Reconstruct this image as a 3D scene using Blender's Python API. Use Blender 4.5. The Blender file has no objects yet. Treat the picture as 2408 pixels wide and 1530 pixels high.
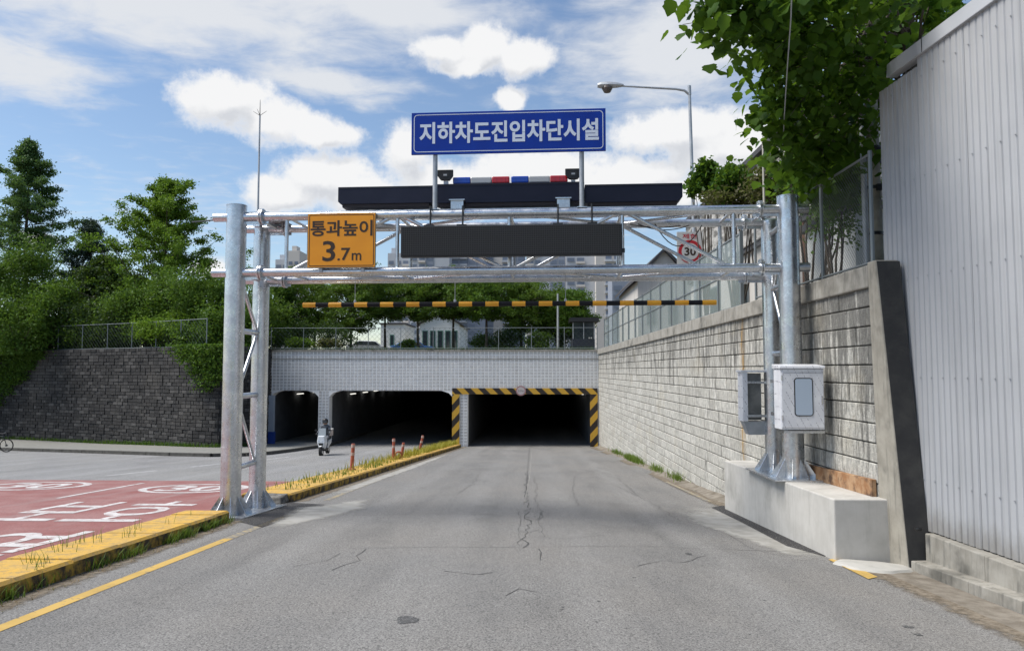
import bpy, bmesh, math, random
import numpy as np
from mathutils import Vector, Matrix, Euler

# ------------------------------------------------------------------ camera, world, sun, exposure
F, CX, CY = 1739.0, 1204.0, 765.0           # focal length and centre measured on a 2408 x 1530 view of the photo
CAM = Vector((0, 0, 1.8))
PITCH, YAW = math.atan(105 / F), math.atan(50 / F)
sc = bpy.context.scene
col = sc.collection
cd = bpy.data.cameras.new('camera'); cam = bpy.data.objects.new('camera', cd); col.objects.link(cam)
cam.location = CAM; cam.rotation_euler = (math.pi / 2 + PITCH, 0, YAW)
cd.sensor_fit = 'HORIZONTAL'; cd.sensor_width = 36; cd.lens = F / 2408 * 36; cd.clip_start = .05; cd.clip_end = 3000
sc.camera = cam
ROT = Euler(cam.rotation_euler).to_matrix()
SUN_EL, SUN_AZ = math.radians(57), math.radians(-99)     # azimuth from +Y towards +X: the sun stands to the left
sun_dir = Vector((math.sin(SUN_AZ) * math.cos(SUN_EL), math.cos(SUN_AZ) * math.cos(SUN_EL), math.sin(SUN_EL)))
sl = bpy.data.lights.new('sun', 'SUN'); so = bpy.data.objects.new('sun', sl); col.objects.link(so)
sl.energy = 1.8; sl.angle = math.radians(32); sl.color = (1, .95, .87)
so.rotation_euler = sun_dir.to_track_quat('Z', 'Y').to_euler()
sc.view_settings.view_transform = 'Standard'; sc.view_settings.look = 'None'
sc.view_settings.exposure = 1.58; sc.view_settings.gamma = 1
sc.cycles.max_bounces = 5; sc.cycles.diffuse_bounces = 3; sc.cycles.glossy_bounces = 3; sc.cycles.transparent_max_bounces = 8

def ray(px, py):
    return ROT @ Vector(((px - CX) / F, (CY - py) / F, -1))
def A(px, py, Y):
    """point of the photo at true distance Y down the road"""
    d = ray(px, py); return CAM + d * (Y / d.y)
_d = ray(1254, 985); S = -_d.z / _d.y        # fall of the road towards the underpass
def rz(y): return -S * y if y < 49 else -S * 49 - .012 * (y - 49)
def fall(x, y):                              # the carriageway is tilted down rightward to meet the parts scaled about the camera
    return -.046 * min(max(x, 0), 5.2) * min(1, max(0, (44 - y) / 22))
def rzx(x, y): return rz(y) + fall(x, y)
def R(px, py, h=0.0):
    d = ray(px, py); p = CAM
    for _ in range(8): p = CAM + d * ((CAM.z - h - fall(p.x, p.y)) / (-S * d.y - d.z))
    return p
def azel(px, py):
    d = ray(px, py).normalized(); return math.atan2(d.x, d.y), math.asin(d.z)

# ---- sky
w = bpy.data.worlds.new('World'); sc.world = w; w.use_nodes = True
nt = w.node_tree; nt.nodes.clear()
class NG:
    def __init__(s, nt): s.nt = nt
    def n(s, t, **k):
        x = s.nt.nodes.new(t)
        for a, b in k.items(): setattr(x, a, b)
        return x
    def put(s, sock, v):
        if hasattr(v, 'is_linked') or isinstance(v, bpy.types.NodeSocket): s.nt.links.new(v, sock)
        else: sock.default_value = v
    def m(s, op, a, b=0.0, c=None, clamp=False):
        x = s.n('ShaderNodeMath', operation=op, use_clamp=clamp)
        s.put(x.inputs[0], a); s.put(x.inputs[1], b)
        if c is not None: s.put(x.inputs[2], c)
        return x.outputs[0]
    def vm(s, op, a, b=(0, 0, 0)):
        x = s.n('ShaderNodeVectorMath', operation=op); s.put(x.inputs[0], a); s.put(x.inputs[1], b)
        return x.outputs['Value'] if op in ('LENGTH', 'DOT_PRODUCT') else x.outputs[0]
    def noise(s, vec, scale, detail=4, rough=.55, dist=0, out=0):
        x = s.n('ShaderNodeTexNoise'); s.put(x.inputs['Vector'], vec)
        x.inputs['Scale'].default_value = scale; x.inputs['Detail'].default_value = detail
        x.inputs['Roughness'].default_value = rough; x.inputs['Distortion'].default_value = dist
        return x.outputs[out]
    def ramp(s, v, lo, hi, a=0.0, b=1.0, smooth=True):
        x = s.n('ShaderNodeMapRange', interpolation_type='SMOOTHSTEP' if smooth else 'LINEAR', clamp=True)
        s.put(x.inputs['Value'], v); x.inputs['From Min'].default_value = lo; x.inputs['From Max'].default_value = hi
        x.inputs['To Min'].default_value = a; x.inputs['To Max'].default_value = b
        return x.outputs[0]
    def mix(s, f, a, b, mode='MIX'):
        x = s.n('ShaderNodeMix', data_type='RGBA', blend_type=mode); s.put(x.inputs[0], f)
        for k, v in ((6, a), (7, b)):
            if isinstance(v, tuple) and len(v) == 3: v = (*v, 1)
            s.put(x.inputs[k], v)
        return x.outputs[2]
g = NG(nt)
tc = g.n('ShaderNodeTexCoord').outputs['Generated']
sep = g.n('ShaderNodeSeparateXYZ'); nt.links.new(tc, sep.inputs[0]); dx, dy, dz = sep.outputs
az = g.m('ARCTAN2', dx, dy); el = g.m('ARCSINE', dz)
cmb = g.n('ShaderNodeCombineXYZ'); nt.links.new(az, cmb.inputs[0]); nt.links.new(el, cmb.inputs[1]); ae = cmb.outputs[0]
warp = g.noise(ae, 9, 5, .6, out=1)
aew = g.vm('ADD', ae, g.vm('MULTIPLY', g.vm('SUBTRACT', warp, (.5, .5, .5)), (.07, .05, 0)))
def blobs(lst, vec):
    acc = None
    for (px, py, rx, ry) in lst:
        a0, e0 = azel(px, py); a1, _ = azel(px + rx, py); _, e1 = azel(px, py - ry)
        d = g.vm('LENGTH', g.vm('MULTIPLY', g.vm('SUBTRACT', vec, (a0, e0, 0)), (1 / (a1 - a0), 1 / (e1 - e0), 0)))
        v = g.m('SUBTRACT', 1, d)
        acc = v if acc is None else g.m('SMOOTH_MAX', acc, v, .25)
    return acc
CUM = [(530, 238, 118, 80), (640, 290, 120, 60), (750, 305, 120, 48),
       (765, 405, 130, 75), (670, 450, 130, 62), (850, 455, 110, 60),
       (1145, 115, 90, 68), (1225, 140, 88, 52), (1045, 108, 75, 44), (1100, 150, 100, 34), (1195, 222, 50, 28),
       (960, 350, 85, 80), (1060, 440, 190, 80), (1270, 405, 230, 70), (1430, 430, 160, 60),
       (1600, 305, 230, 62), (1700, 350, 200, 78), (1520, 400, 130, 52), (1640, 440, 140, 40),
       (75, 556, 60, 28), (495, 625, 60, 26),
       (-400, 380, 330, 110), (2700, 330, 420, 120), (-1400, 300, 380, 130)]
cb_ = blobs(CUM, aew)
nz = g.m('SUBTRACT', g.noise(ae, 19, 9, .66), .5)
cv = g.m('ADD', g.m('MULTIPLY', cb_, .9), g.m('MULTIPLY', nz, 1.25))
calpha = g.ramp(cv, -.06, .40)
lump = g.noise(g.vm('ADD', aew, (.004, -.012, 0)), 22, 6, .6)
cup = blobs(CUM, g.vm('ADD', aew, (-.004, .024, 0)))              # how much cloud stands above, towards the light
cshade = g.m('MULTIPLY', g.ramp(g.m('ADD', g.m('SUBTRACT', cup, cb_), g.m('MULTIPLY', g.m('SUBTRACT', lump, .5), 1.1)), -.22, .42), g.ramp(cv, .12, .45))
# thin high cloud on a flat layer
pl = g.n('ShaderNodeCombineXYZ'); zz = g.m('MAXIMUM', dz, .04)
nt.links.new(g.m('DIVIDE', dx, zz), pl.inputs[0]); nt.links.new(g.m('DIVIDE', dy, zz), pl.inputs[1])
plv = pl.outputs[0]
big = g.noise(plv, .55, 2, .5); fine = g.noise(g.vm('MULTIPLY', plv, (1.6, 2.0, 1)), 3.0, 8, .60, .35)
VEIL = [(300, -20, 1000, 170), (20, 140, 300, 110), (900, 10, 420, 100), (1570, 110, 340, 210), (740, 185, 280, 60)]
vb = g.m('MAXIMUM', blobs(VEIL, aew), g.m('SUBTRACT', big, .52))
veil = g.m('MULTIPLY', g.ramp(g.m('ADD', vb, g.m('MULTIPLY', g.m('SUBTRACT', fine, .5), 1.3)), -.10, .80), .95)
sky = g.n('ShaderNodeTexSky', sky_type='NISHITA', sun_disc=False)
sky.sun_elevation = SUN_EL; sky.sun_rotation = SUN_AZ; sky.air_density = 1.05; sky.dust_density = .5; sky.ozone_density = 1.8
SKY = .05
ccol = g.mix(cshade, (6.15, 6.17, 6.22), (4.45, 4.6, 4.9))
c1 = g.mix(veil, sky.outputs[0], (5.2, 5.35, 5.6))
c2 = g.mix(calpha, c1, ccol)
bg = g.n('ShaderNodeBackground'); nt.links.new(c2, bg.inputs[0]); bg.inputs[1].default_value = SKY
w.cycles.sampling_method = 'MANUAL'; w.cycles.sample_map_resolution = 256
wo = g.n('ShaderNodeOutputWorld'); nt.links.new(bg.outputs[0], wo.inputs[0])

# ------------------------------------------------------------------ helpers
ORG = {}
def tag(o, label=None, cat=None, group=None, kind=None):
    if label: o['label'] = label
    if cat: o['category'] = cat
    if group: o['group'] = group
    if kind: o['kind'] = kind
    return o
def empty(name, loc, label=None, cat=None, group=None, kind=None, rz_=0):
    o = bpy.data.objects.new(name, None); col.objects.link(o); o.location = loc; o.rotation_euler = (0, 0, rz_)
    o.empty_display_size = .2
    ORG[o.name] = Vector(loc); return tag(o, label, cat, group, kind)
def link(name, me, mat, parent=None, kind=None):
    if mat and not me.materials: me.materials.append(mat)
    o = bpy.data.objects.new(name, me); col.objects.link(o)
    if parent: o.parent = parent
    if kind: o['kind'] = kind
    return o
class MB:
    def __init__(s): s.v = []; s.f = []; s.t = []
    def add(s, vs, fs, tint=.5):
        b = len(s.v); s.v += [tuple(x) for x in vs]; s.f += [tuple(b + i for i in f) for f in fs]; s.t += [tint] * len(vs); return s
    def hexa(s, p, tint=.5):      # p: 8 points, bottom ring then top ring, counter-clockwise
        return s.add(p, [(3, 2, 1, 0), (4, 5, 6, 7), (0, 1, 5, 4), (1, 2, 6, 5), (2, 3, 7, 6), (3, 0, 4, 7)], tint)
    def box(s, x0, x1, y0, y1, z0, z1, fr=None, tint=.5):
        p = [(x0, y0, z0), (x1, y0, z0), (x1, y1, z0), (x0, y1, z0), (x0, y0, z1), (x1, y0, z1), (x1, y1, z1), (x0, y1, z1)]
        if fr: p = [fr(*q) for q in p]
        return s.hexa(p, tint)
    def cbox(s, x0, x1, y0, y1, z0, z1, c=.01, fr=None, tint=.5):   # front face (y0) chamfered
        p = [(x0, y0 + c, z0), (x1, y0 + c, z0), (x1, y0 + c, z1), (x0, y0 + c, z1), (x0 + c, y0, z0 + c), (x1 - c, y0, z0 + c), (x1 - c, y0, z1 - c), (x0 + c, y0, z1 - c),
             (x0, y1, z0), (x1, y1, z0), (x1, y1, z1), (x0, y1, z1)]
        if fr: p = [fr(*q) for q in p]
        return s.add(p, [(4, 5, 6, 7), (0, 1, 5, 4), (1, 2, 6, 5), (2, 3, 7, 6), (3, 0, 4, 7), (8, 9, 1, 0), (9, 10, 2, 1), (10, 11, 3, 2), (11, 8, 0, 3), (11, 10, 9, 8)], tint)
    def tube(s, p0, p1, r0, r1=None, n=14, cap=True, tint=.5):
        p0, p1 = Vector(p0), Vector(p1); r1 = r0 if r1 is None else r1
        d = (p1 - p0).normalized(); a = d.orthogonal().normalized(); b = d.cross(a)
        vs = [p + (a * math.cos(2 * math.pi * i / n) + b * math.sin(2 * math.pi * i / n)) * r for p, r in ((p0, r0), (p1, r1)) for i in range(n)]
        fs = [(i, (i + 1) % n, n + (i + 1) % n, n + i) for i in range(n)]
        if cap: fs += [tuple(range(n - 1, -1, -1)), tuple(range(n, 2 * n))]
        return s.add(vs, fs, tint)
    def path(s, pts, r, n=6):
        pts = [Vector(p) for p in pts]; rs = r if isinstance(r, (list, tuple)) else [r] * len(pts); vs = []; fs = []
        for k, p in enumerate(pts):
            d = (pts[min(k + 1, len(pts) - 1)] - pts[max(k - 1, 0)]).normalized()
            up = Vector((0, 0, 1)) if abs(d.z) < .9 else Vector((1, 0, 0))
            a = d.cross(up).normalized(); b = a.cross(d)
            vs += [p + (a * math.cos(2 * math.pi * i / n) + b * math.sin(2 * math.pi * i / n)) * rs[k] for i in range(n)]
        for k in range(len(pts) - 1):
            fs += [(k * n + i, k * n + (i + 1) % n, (k + 1) * n + (i + 1) % n, (k + 1) * n + i) for i in range(n)]
        fs += [tuple(range(n - 1, -1, -1)), tuple(range((len(pts) - 1) * n, len(pts) * n))]
        return s.add(vs, fs)
    def lathe(s, prof, c=(0, 0, 0), n=16, fr=None):     # prof: (radius, height) about z
        vs = [(c[0] + r * math.cos(2 * math.pi * i / n), c[1] + r * math.sin(2 * math.pi * i / n), c[2] + h) for r, h in prof for i in range(n)]
        if fr: vs = [fr(*q) for q in vs]
        fs = [(k * n + i, k * n + (i + 1) % n, (k + 1) * n + (i + 1) % n, (k + 1) * n + i) for k in range(len(prof) - 1) for i in range(n)]
        fs += [tuple(range(n - 1, -1, -1)), tuple(range((len(prof) - 1) * n, len(prof) * n))]
        return s.add(vs, fs)
    def prism(s, poly, y0, y1, fr=None):                # polygon in (x, z), extruded along y
        n = len(poly); vs = [(x, y0, z) for x, z in poly] + [(x, y1, z) for x, z in poly]
        if fr: vs = [fr(*q) for q in vs]
        fs = [(i, (i + 1) % n, n + (i + 1) % n, n + i) for i in range(n)] + [tuple(range(n - 1, -1, -1)), tuple(range(n, 2 * n))]
        return s.add(vs, fs)
    def sheet(s, poly): return s.add(poly, [tuple(range(len(poly)))])
    def mesh(s, name, o=Vector((0, 0, 0)), smooth=False):
        me = bpy.data.meshes.new(name); me.from_pydata([(x - o[0], y - o[1], z - o[2]) for x, y, z in s.v], [], s.f)
        at = me.attributes.new('tint', 'FLOAT', 'POINT'); at.data.foreach_set('value', s.t)
        bm = bmesh.new(); bm.from_mesh(me); bmesh.ops.recalc_face_normals(bm, faces=bm.faces); bm.to_mesh(me); bm.free()
        if smooth:
            me.polygons.foreach_set('use_smooth', [True] * len(me.polygons))
            me.set_sharp_from_angle(angle=math.radians(38))
        return me
    def build(s, name, mat, parent=None, smooth=False, kind=None, bevel=0):
        o_ = Vector((0, 0, 0)); r = parent
        while r: 
            o_ = ORG.get(r.name, Vector((0, 0, 0))); r = r.parent
        o = link(name, s.mesh(name, o_, smooth), mat, parent, kind)
        if bevel:
            b = o.modifiers.new('bevel', 'BEVEL'); b.width = bevel; b.segments = 2; b.limit_method = 'ANGLE'
        return o
def thing1(mb, name, mat, label, cat, group=None, kind=None, loc=None, **k):
    """a thing that is one mesh, origin at its base"""
    v = mb.v
    if loc is None: loc = (sum(p[0] for p in v) / len(v), sum(p[1] for p in v) / len(v), min(p[2] for p in v))
    o = link(name, mb.mesh(name, Vector(loc), k.get('smooth', False)), mat); o.location = loc
    ORG[o.name] = Vector(loc)
    if k.get('bevel'):
        b = o.modifiers.new('bevel', 'BEVEL'); b.width = k['bevel']; b.segments = 2; b.limit_method = 'ANGLE'
    return tag(o, label, cat, group, kind)
def copy_tree(o, parent=None):
    c = o.copy(); col.objects.link(c); c.parent = parent
    for ch in o.children: copy_tree(ch, c)
    return c

# ------------------------------------------------------------------ materials
MATS = {}
def mat(name, base=(.5, .5, .5), rough=.7, metal=0, fn=None, spec=.5, **k):
    m = bpy.data.materials.new(name); m.use_nodes = True; n = m.node_tree; g = NG(n)
    b = n.nodes['Principled BSDF']; b.inputs['Base Color'].default_value = (*base, 1); b.inputs['Roughness'].default_value = rough
    b.inputs['Metallic'].default_value = metal; b.inputs['Specular IOR Level'].default_value = spec
    if fn: fn(g, b, n)
    MATS[name] = m; return m
def pos(g): return g.n('ShaderNodeNewGeometry').outputs['Position']
def obj(g): return g.n('ShaderNodeTexCoord').outputs['Object']
def setc(g, b, c): g.nt.links.new(c, b.inputs['Base Color'])
def bump(g, b, h, st=.3, dist=.01):
    x = g.n('ShaderNodeBump'); x.inputs['Strength'].default_value = st; x.inputs['Distance'].default_value = dist
    g.nt.links.new(h, x.inputs['Height']); g.nt.links.new(x.outputs[0], b.inputs['Normal'])
def tint(g): 
    x = g.n('ShaderNodeAttribute'); x.attribute_name = 'tint'; return x.outputs['Fac']
def mottled(c0, c1, scale=6, detail=5, lo=.3, hi=.7, bst=.15, bd=.004, c2=None, s2=1.2, streak=None, ys=1.0):
    def fn(g, b, n):
        p = g.vm('MULTIPLY', pos(g), (1, ys, 1)); c = g.mix(g.ramp(g.noise(p, scale, detail, .62), lo, hi), c0, c1)
        if c2: c = g.mix(g.ramp(g.noise(p, s2, 4, .6), .5, .72), c, c2)
        if streak:
            q = g.vm('MULTIPLY', p, (3.2, 3.2, .35)); c = g.mix(g.m('MULTIPLY', g.ramp(g.noise(q, 3, 5, .65), .5, .75), streak[1]), c, streak[0])
        setc(g, b, c)
        if bst: bump(g, b, g.noise(p, scale * 6, 4, .6), bst, bd)
    return fn
def asphalt(base, warm, dark):
    def fn(g, b, n):
        p = pos(g)
        c = g.mix(g.ramp(g.noise(p, .35, 4, .55), .3, .7), base, warm)
        q = g.vm('MULTIPLY', p, (1.6, .12, 1)); c = g.mix(g.m('MULTIPLY', g.ramp(g.noise(q, 1.1, 4, .6), .45, .75), .35), c, dark)
        sx_ = g.n('ShaderNodeSeparateXYZ'); g.nt.links.new(p, sx_.inputs[0])
        tr = g.m('PINGPONG', g.m('ADD', sx_.outputs[0], g.m('MULTIPLY', g.noise(g.vm('MULTIPLY', p, (.2, .08, 1)), 2, 3), .8)), .95)
        c = g.mix(g.m('MULTIPLY', g.ramp(tr, .45, .85), g.ramp(g.noise(g.vm('MULTIPLY', p, (1, .1, 1)), 1.5, 4), .35, .65, .15, .5)), c, tuple(min(1, x * 1.32) for x in base))
        c = g.mix(g.m('MULTIPLY', g.ramp(g.noise(g.vm('MULTIPLY', p, (1, .35, 1)), .7, 6, .65), .50, .66), .45), c, tuple(x * .66 for x in base))
        sp = g.noise(p, 55, 3, .75); c = g.mix(g.ramp(sp, .40, .56), g.mix(.62, c, (.012, .012, .013)), c)
        c = g.mix(g.ramp(g.noise(p, 70, 2, .6), .60, .70), c, (.36, .355, .34))
        c = g.mix(g.m('MULTIPLY', g.ramp(g.noise(p, 1.7, 5, .6), .62, .74), .30), c, dark)
        setc(g, b, c); bump(g, b, sp, .5, .006)
    return fn
ASPH = mat('asphalt_old', rough=.9, spec=.3, fn=asphalt((.215, .212, .205), (.24, .23, .215), (.13, .13, .13)))
ASPH2 = mat('asphalt_main', rough=.9, spec=.3, fn=asphalt((.275, .275, .275), (.29, .285, .275), (.21, .21, .21)))
ASPHN = mat('asphalt_fresh', rough=.9, spec=.3, fn=asphalt((.038, .037, .038), (.050, .047, .047), (.022, .022, .022)))
SEAL = mat('crack_dark', (.065, .064, .062), .95)
def red_fn(g, b, n):
    p = pos(g); c = g.mix(g.ramp(g.noise(p, .8, 5, .6), .3, .7), (.26, .105, .098), (.32, .18, .17))
    c = g.mix(g.ramp(g.noise(p, 30, 3, .7), .42, .58), g.mix(.25, c, (.05, .03, .03)), c)
    q = g.vm('MULTIPLY', p, (1.5, .15, 1)); c = g.mix(g.m('MULTIPLY', g.ramp(g.noise(q, 1.2, 4, .6), .5, .75), .5), c, (.28, .235, .225))
    setc(g, b, c)
RED = mat('red_surfacing', rough=.9, spec=.2, fn=red_fn)
def paint_fn(c0, under, wear=.5, sc_=9):
    def fn(g, b, n):
        p = pos(g); k = g.m('ADD', g.noise(p, sc_, 6, .68), g.m('MULTIPLY', g.noise(p, 60, 2, .6), .25))
        c = g.mix(g.ramp(g.noise(p, 2.5, 4), .35, .7), c0, tuple(x * .82 for x in c0))
        setc(g, b, g.mix(g.ramp(k, wear - .06, wear + .06), under, c))
    return fn
YLINE = mat('road_paint_yellow', rough=.8, fn=paint_fn((.50, .33, .085), (.20, .17, .12), .50))
YLINE_W = mat('road_paint_yellow_worn', rough=.85, fn=paint_fn((.36, .29, .16), (.185, .172, .150), .66))
WLINE = mat('road_paint_white', rough=.8, fn=paint_fn((.55, .53, .52), (.34, .24, .23), .56, 6))
WLINE_G = mat('road_paint_white_worn', rough=.8, fn=paint_fn((.48, .48, .48), (.21, .21, .21), .56))
def kerby_fn(g, b, n):
    p = pos(g); c = g.mix(g.ramp(g.noise(p, 2.2, 6, .65), .3, .7), (.60, .35, .045), (.50, .32, .085))
    c = g.mix(g.m('MULTIPLY', g.ramp(g.noise(p, 7, 7, .75), .46, .62), .8), c, (.30, .215, .10)); c = g.mix(g.ramp(g.noise(p, 40, 3, .7), .60, .68), c, (.22, .17, .10))
    setc(g, b, c); bump(g, b, g.noise(p, 30, 5, .7), .5, .01)
KERBY = mat('kerb_yellow_paint', rough=.9, fn=kerby_fn)
def kerbside(g, b, n):
    p = pos(g); c = g.mix(g.ramp(g.noise(p, 4, 6, .7), .40, .62), (.045, .036, .026), (.40, .26, .035))
    setc(g, b, c); bump(g, b, g.noise(p, 30, 4), .3, .01)
KERBS = mat('kerb_side_grimy', rough=.9, fn=kerbside)
CONC = mat('concrete_new', rough=.85, fn=mottled((.42, .405, .375), (.51, .495, .465), 2.2, 6, .25, .75, .3, .004, (.32, .31, .285), .9, ((.30, .29, .265), .5)))
CONCW = mat('concrete_pale', rough=.95, fn=mottled((.36, .355, .33), (.44, .43, .40), 3, 5, .3, .7, .3, .006))
CONCD = mat('concrete_weathered', rough=.9, fn=mottled((.24, .225, .195), (.34, .325, .29), 3, 6, .3, .7, .3, .006, (.12, .115, .10), 1.3, ((.05, .05, .045), .75)))
BLACKC = mat('concrete_dark', rough=.95, fn=mottled((.030, .030, .031), (.060, .058, .054), 2.5, 6, .35, .75, .2, .004))
PILL = mat('concrete_pillar', rough=.9, fn=mottled((.27, .25, .21), (.36, .335, .285), 3, 6, .3, .7, .3, .006, (.16, .15, .13), 1.6, ((.08, .078, .07), .6)))
def block_fn(g, b, n):
    p = pos(g); t = tint(g)
    c = g.mix(t, (.48, .465, .42), (.63, .615, .565))
    c = g.mix(g.ramp(g.noise(g.vm('MULTIPLY', p, (1, 1, .45)), 16, 6, .75), .40, .62), g.mix(.5, c, (.15, .148, .14)), c)
    sep = g.n('ShaderNodeSeparateXYZ'); g.nt.links.new(p, sep.inputs[0]); z = sep.outputs[2]; y = sep.outputs[1]
    q = g.vm('MULTIPLY', p, (1, 1, .13)); st = g.noise(q, 6, 6, .72)
    up = g.ramp(g.m('ADD', z, g.m('MULTIPLY', g.noise(p, .5, 3), 2.2)), .6, 4.6)
    near = g.ramp(y, 17.5, 11, 0, .07)
    soot = g.ramp(g.m('ADD', st, g.m('ADD', g.m('MULTIPLY', up, .20), near)), .60, .72)
    c = g.mix(g.m('MULTIPLY', soot, .66), c, (.062, .061, .058))
    ru = g.m('MULTIPLY', g.ramp(g.m('ABSOLUTE', g.m('SUBTRACT', g.m('ADD', y, g.m('MULTIPLY', g.noise(q, 2, 3), .5)), 17.8)), .30, .05), g.ramp(g.noise(q, 9, 5), .35, .6))
    c = g.mix(g.m('MULTIPLY', ru, .8), c, (.36, .22, .07))
    c = g.mix(g.m('MULTIPLY', g.ramp(g.noise(p, .8, 4), .56, .7), .22), c, (.42, .37, .27))
    setc(g, b, c); bump(g, b, g.noise(p, 24, 5, .7), .9, .03)
BLOCK = mat('split_face_block', rough=.95, spec=.2, fn=block_fn)
JOINT = mat('block_joint', (.06, .058, .05), .95)
def brick_fn(g, b, n):
    p = pos(g); t = tint(g); c = g.mix(g.ramp(t, .2, .95), (.023, .022, .022), (.080, .076, .073))
    c = g.mix(g.ramp(g.noise(p, 7, 5, .7), .6, .72), c, (.15, .145, .14))
    c = g.mix(g.m('MULTIPLY', g.ramp(g.noise(p, .28, 3), .5, .68), .5), c, (.085, .078, .070))
    setc(g, b, c); bump(g, b, g.noise(p, 16, 5, .7), .8, .03)
BRICK = mat('dark_stone_brick', rough=.9, fn=brick_fn)
BRICKJ = mat('dark_brick_joint', (.016, .016, .017), .95)
def tile_fn(g, b, n):
    p = pos(g); t = tint(g); c = g.mix(t, (.50, .495, .485), (.62, .615, .605))
    q = g.vm('MULTIPLY', p, (1.5, 1, .15)); c = g.mix(g.m('MULTIPLY', g.ramp(g.noise(q, 1.6, 5, .65), .48, .75), .4), c, (.42, .41, .385))
    setc(g, b, c)
TILE = mat('portal_tile', rough=.35, fn=tile_fn)
GROUT = mat('tile_grout', (.92, .915, .90), .9)
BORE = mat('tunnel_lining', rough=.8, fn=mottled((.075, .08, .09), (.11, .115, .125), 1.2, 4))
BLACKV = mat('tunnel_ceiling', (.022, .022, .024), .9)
def galv_fn(g, b, n):
    p = pos(g); k = g.noise(p, 3.2, 6, .62); v = g.n('ShaderNodeTexVoronoi'); v.inputs['Scale'].default_value = 26; g.put(v.inputs['Vector'], p)
    c = g.mix(g.ramp(k, .35, .68), (.58, .60, .63), (.80, .815, .83)); c = g.mix(g.m('MULTIPLY', v.outputs['Distance'], .9), c, (.50, .52, .55))
    setc(g, b, c); g.put(b.inputs['Roughness'], g.ramp(g.noise(p, 5, 4), .3, .7, .22, .40))
GALV = mat('galvanised_steel', rough=.4, metal=.95, fn=galv_fn)
STEELG = mat('grey_steel', rough=.5, metal=.5, fn=mottled((.34, .36, .38), (.45, .47, .49), 4, 4, bst=0))
DARKST = mat('dark_steel', (.03, .032, .036), .5, .3)
NAVY = mat('barrier_casing', rough=.5, spec=.25, fn=mottled((.010, .013, .030), (.014, .017, .036), 2, 3, bst=0))
NAVYU = mat('barrier_underside', (.018, .010, .012), .6)
BLACKP = mat('black_plastic', (.012, .012, .013), .45)
BLUE = mat('sign_blue', rough=.45, spec=.25, fn=mottled((.002, .030, .27), (.002, .036, .31), 3, 3, bst=0))
SIGNW = mat('sign_white_print', (.62, .68, .78), .5)
SIGNY = mat('sign_amber', rough=.42, fn=mottled((.76, .285, .005), (.82, .32, .007), 2, 3, bst=0))
SIGNK = mat('sign_black_print', (.035, .018, .008), .5)
SIGNG = mat('sign_edge', (.25, .2, .12), .5)
def led_fn(g, b, n):
    p = obj(g); sep = g.n('ShaderNodeSeparateXYZ'); g.nt.links.new(p, sep.inputs[0])
    a = g.m('PINGPONG', sep.outputs[0], .02); c_ = g.m('PINGPONG', sep.outputs[2], .02)
    d = g.m('MAXIMUM', g.ramp(a, .012, .018), g.ramp(c_, .012, .018))
    setc(g, b, g.mix(d, (.020, .021, .022), (.045, .046, .048)))
LED = mat('led_face', rough=.7, spec=.2, fn=led_fn)
def lens(name, c): return mat(name, c, .18, fn=lambda g, b, n: b.inputs.__getitem__('Coat Weight').__setattr__('default_value', .5))
LBLUE = lens('lens_blue', (.006, .06, .45)); LRED = lens('lens_red', (.50, .008, .012)); LCLEAR = lens('lens_clear', (.46, .47, .48))
BARY = mat('bar_yellow', rough=.5, fn=mottled((.68, .30, .012), (.74, .36, .02), 4, 3, bst=0)); BARK = mat('bar_black', (.010, .010, .014), .6, spec=.2)
def film_fn(g, b, n):
    p = obj(g); sep = g.n('ShaderNodeSeparateXYZ'); g.nt.links.new(p, sep.inputs[0])
    u = g.m('ADD', g.m('MULTIPLY', sep.outputs[0], 1.0), g.m('MULTIPLY', sep.outputs[2], .52))
    st = g.ramp(g.m('PINGPONG', u, .055), .046, .052); v = g.noise(g.vm('MULTIPLY', p, (8, 8, 14)), 2.4, 3, .6)
    c = g.mix(g.ramp(g.noise(p, 5, 4), .35, .7), (.68, .69, .73), (.78, .79, .82))
    setc(g, b, g.mix(g.m('MULTIPLY', g.m('MULTIPLY', st, g.ramp(v, .48, .56)), .75), c, (.20, .20, .24)))
FILM = mat('steel_under_film', rough=.38, metal=.15, fn=film_fn)
CABW = mat('cabinet_window', (.42, .50, .60), .22)
def shed_fn(g, b, n):
    p = pos(g); sep = g.n('ShaderNodeSeparateXYZ'); g.nt.links.new(p, sep.inputs[0]); z = sep.outputs[2]
    c = g.mix(g.ramp(g.noise(p, .7, 4, .6), .3, .7), (.37, .38, .40), (.41, .42, .44))
    c = g.mix(g.m('MULTIPLY', g.ramp(g.noise(g.vm('MULTIPLY', p, (5, 5, .12)), 2.4, 5, .65), .48, .74), .55), c, (.27, .275, .285))
    spl = g.ramp(g.m('ADD', z, g.m('MULTIPLY', g.noise(g.vm('MULTIPLY', p, (1, 3, 1)), 2.5, 5, .7), .55)), .30, -.12)
    c = g.mix(g.m('MULTIPLY', spl, .6), c, (.17, .155, .13)); setc(g, b, c); g.put(b.inputs['Roughness'], g.ramp(g.noise(p, 3, 3), .3, .7, .38, .55))
SHEDM = mat('painted_steel_sheet', rough=.42, spec=.4, fn=shed_fn)
FASC = mat('shed_fascia', (.46, .48, .515), .45)
RUST = mat('rusted_orange_steel', rough=.85, fn=mottled((.27, .13, .055), (.40, .25, .14), 5, 6, .35, .65, .3, .004, (.09, .05, .03), 4))
DIRT = mat('dirt', rough=1, spec=.1, fn=mottled((.16, .14, .115), (.25, .225, .19), 5, 6, .3, .7, .5, .02, (.12, .105, .08), 1.5))
SOIL = mat('ground_soil', rough=1, spec=.1, fn=mottled((.07, .065, .035), (.14, .115, .07), 1.2, 6))
PAVE = mat('footway_paving', rough=.9, fn=mottled((.17, .17, .155), (.23, .225, .205), 4, 5))
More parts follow.
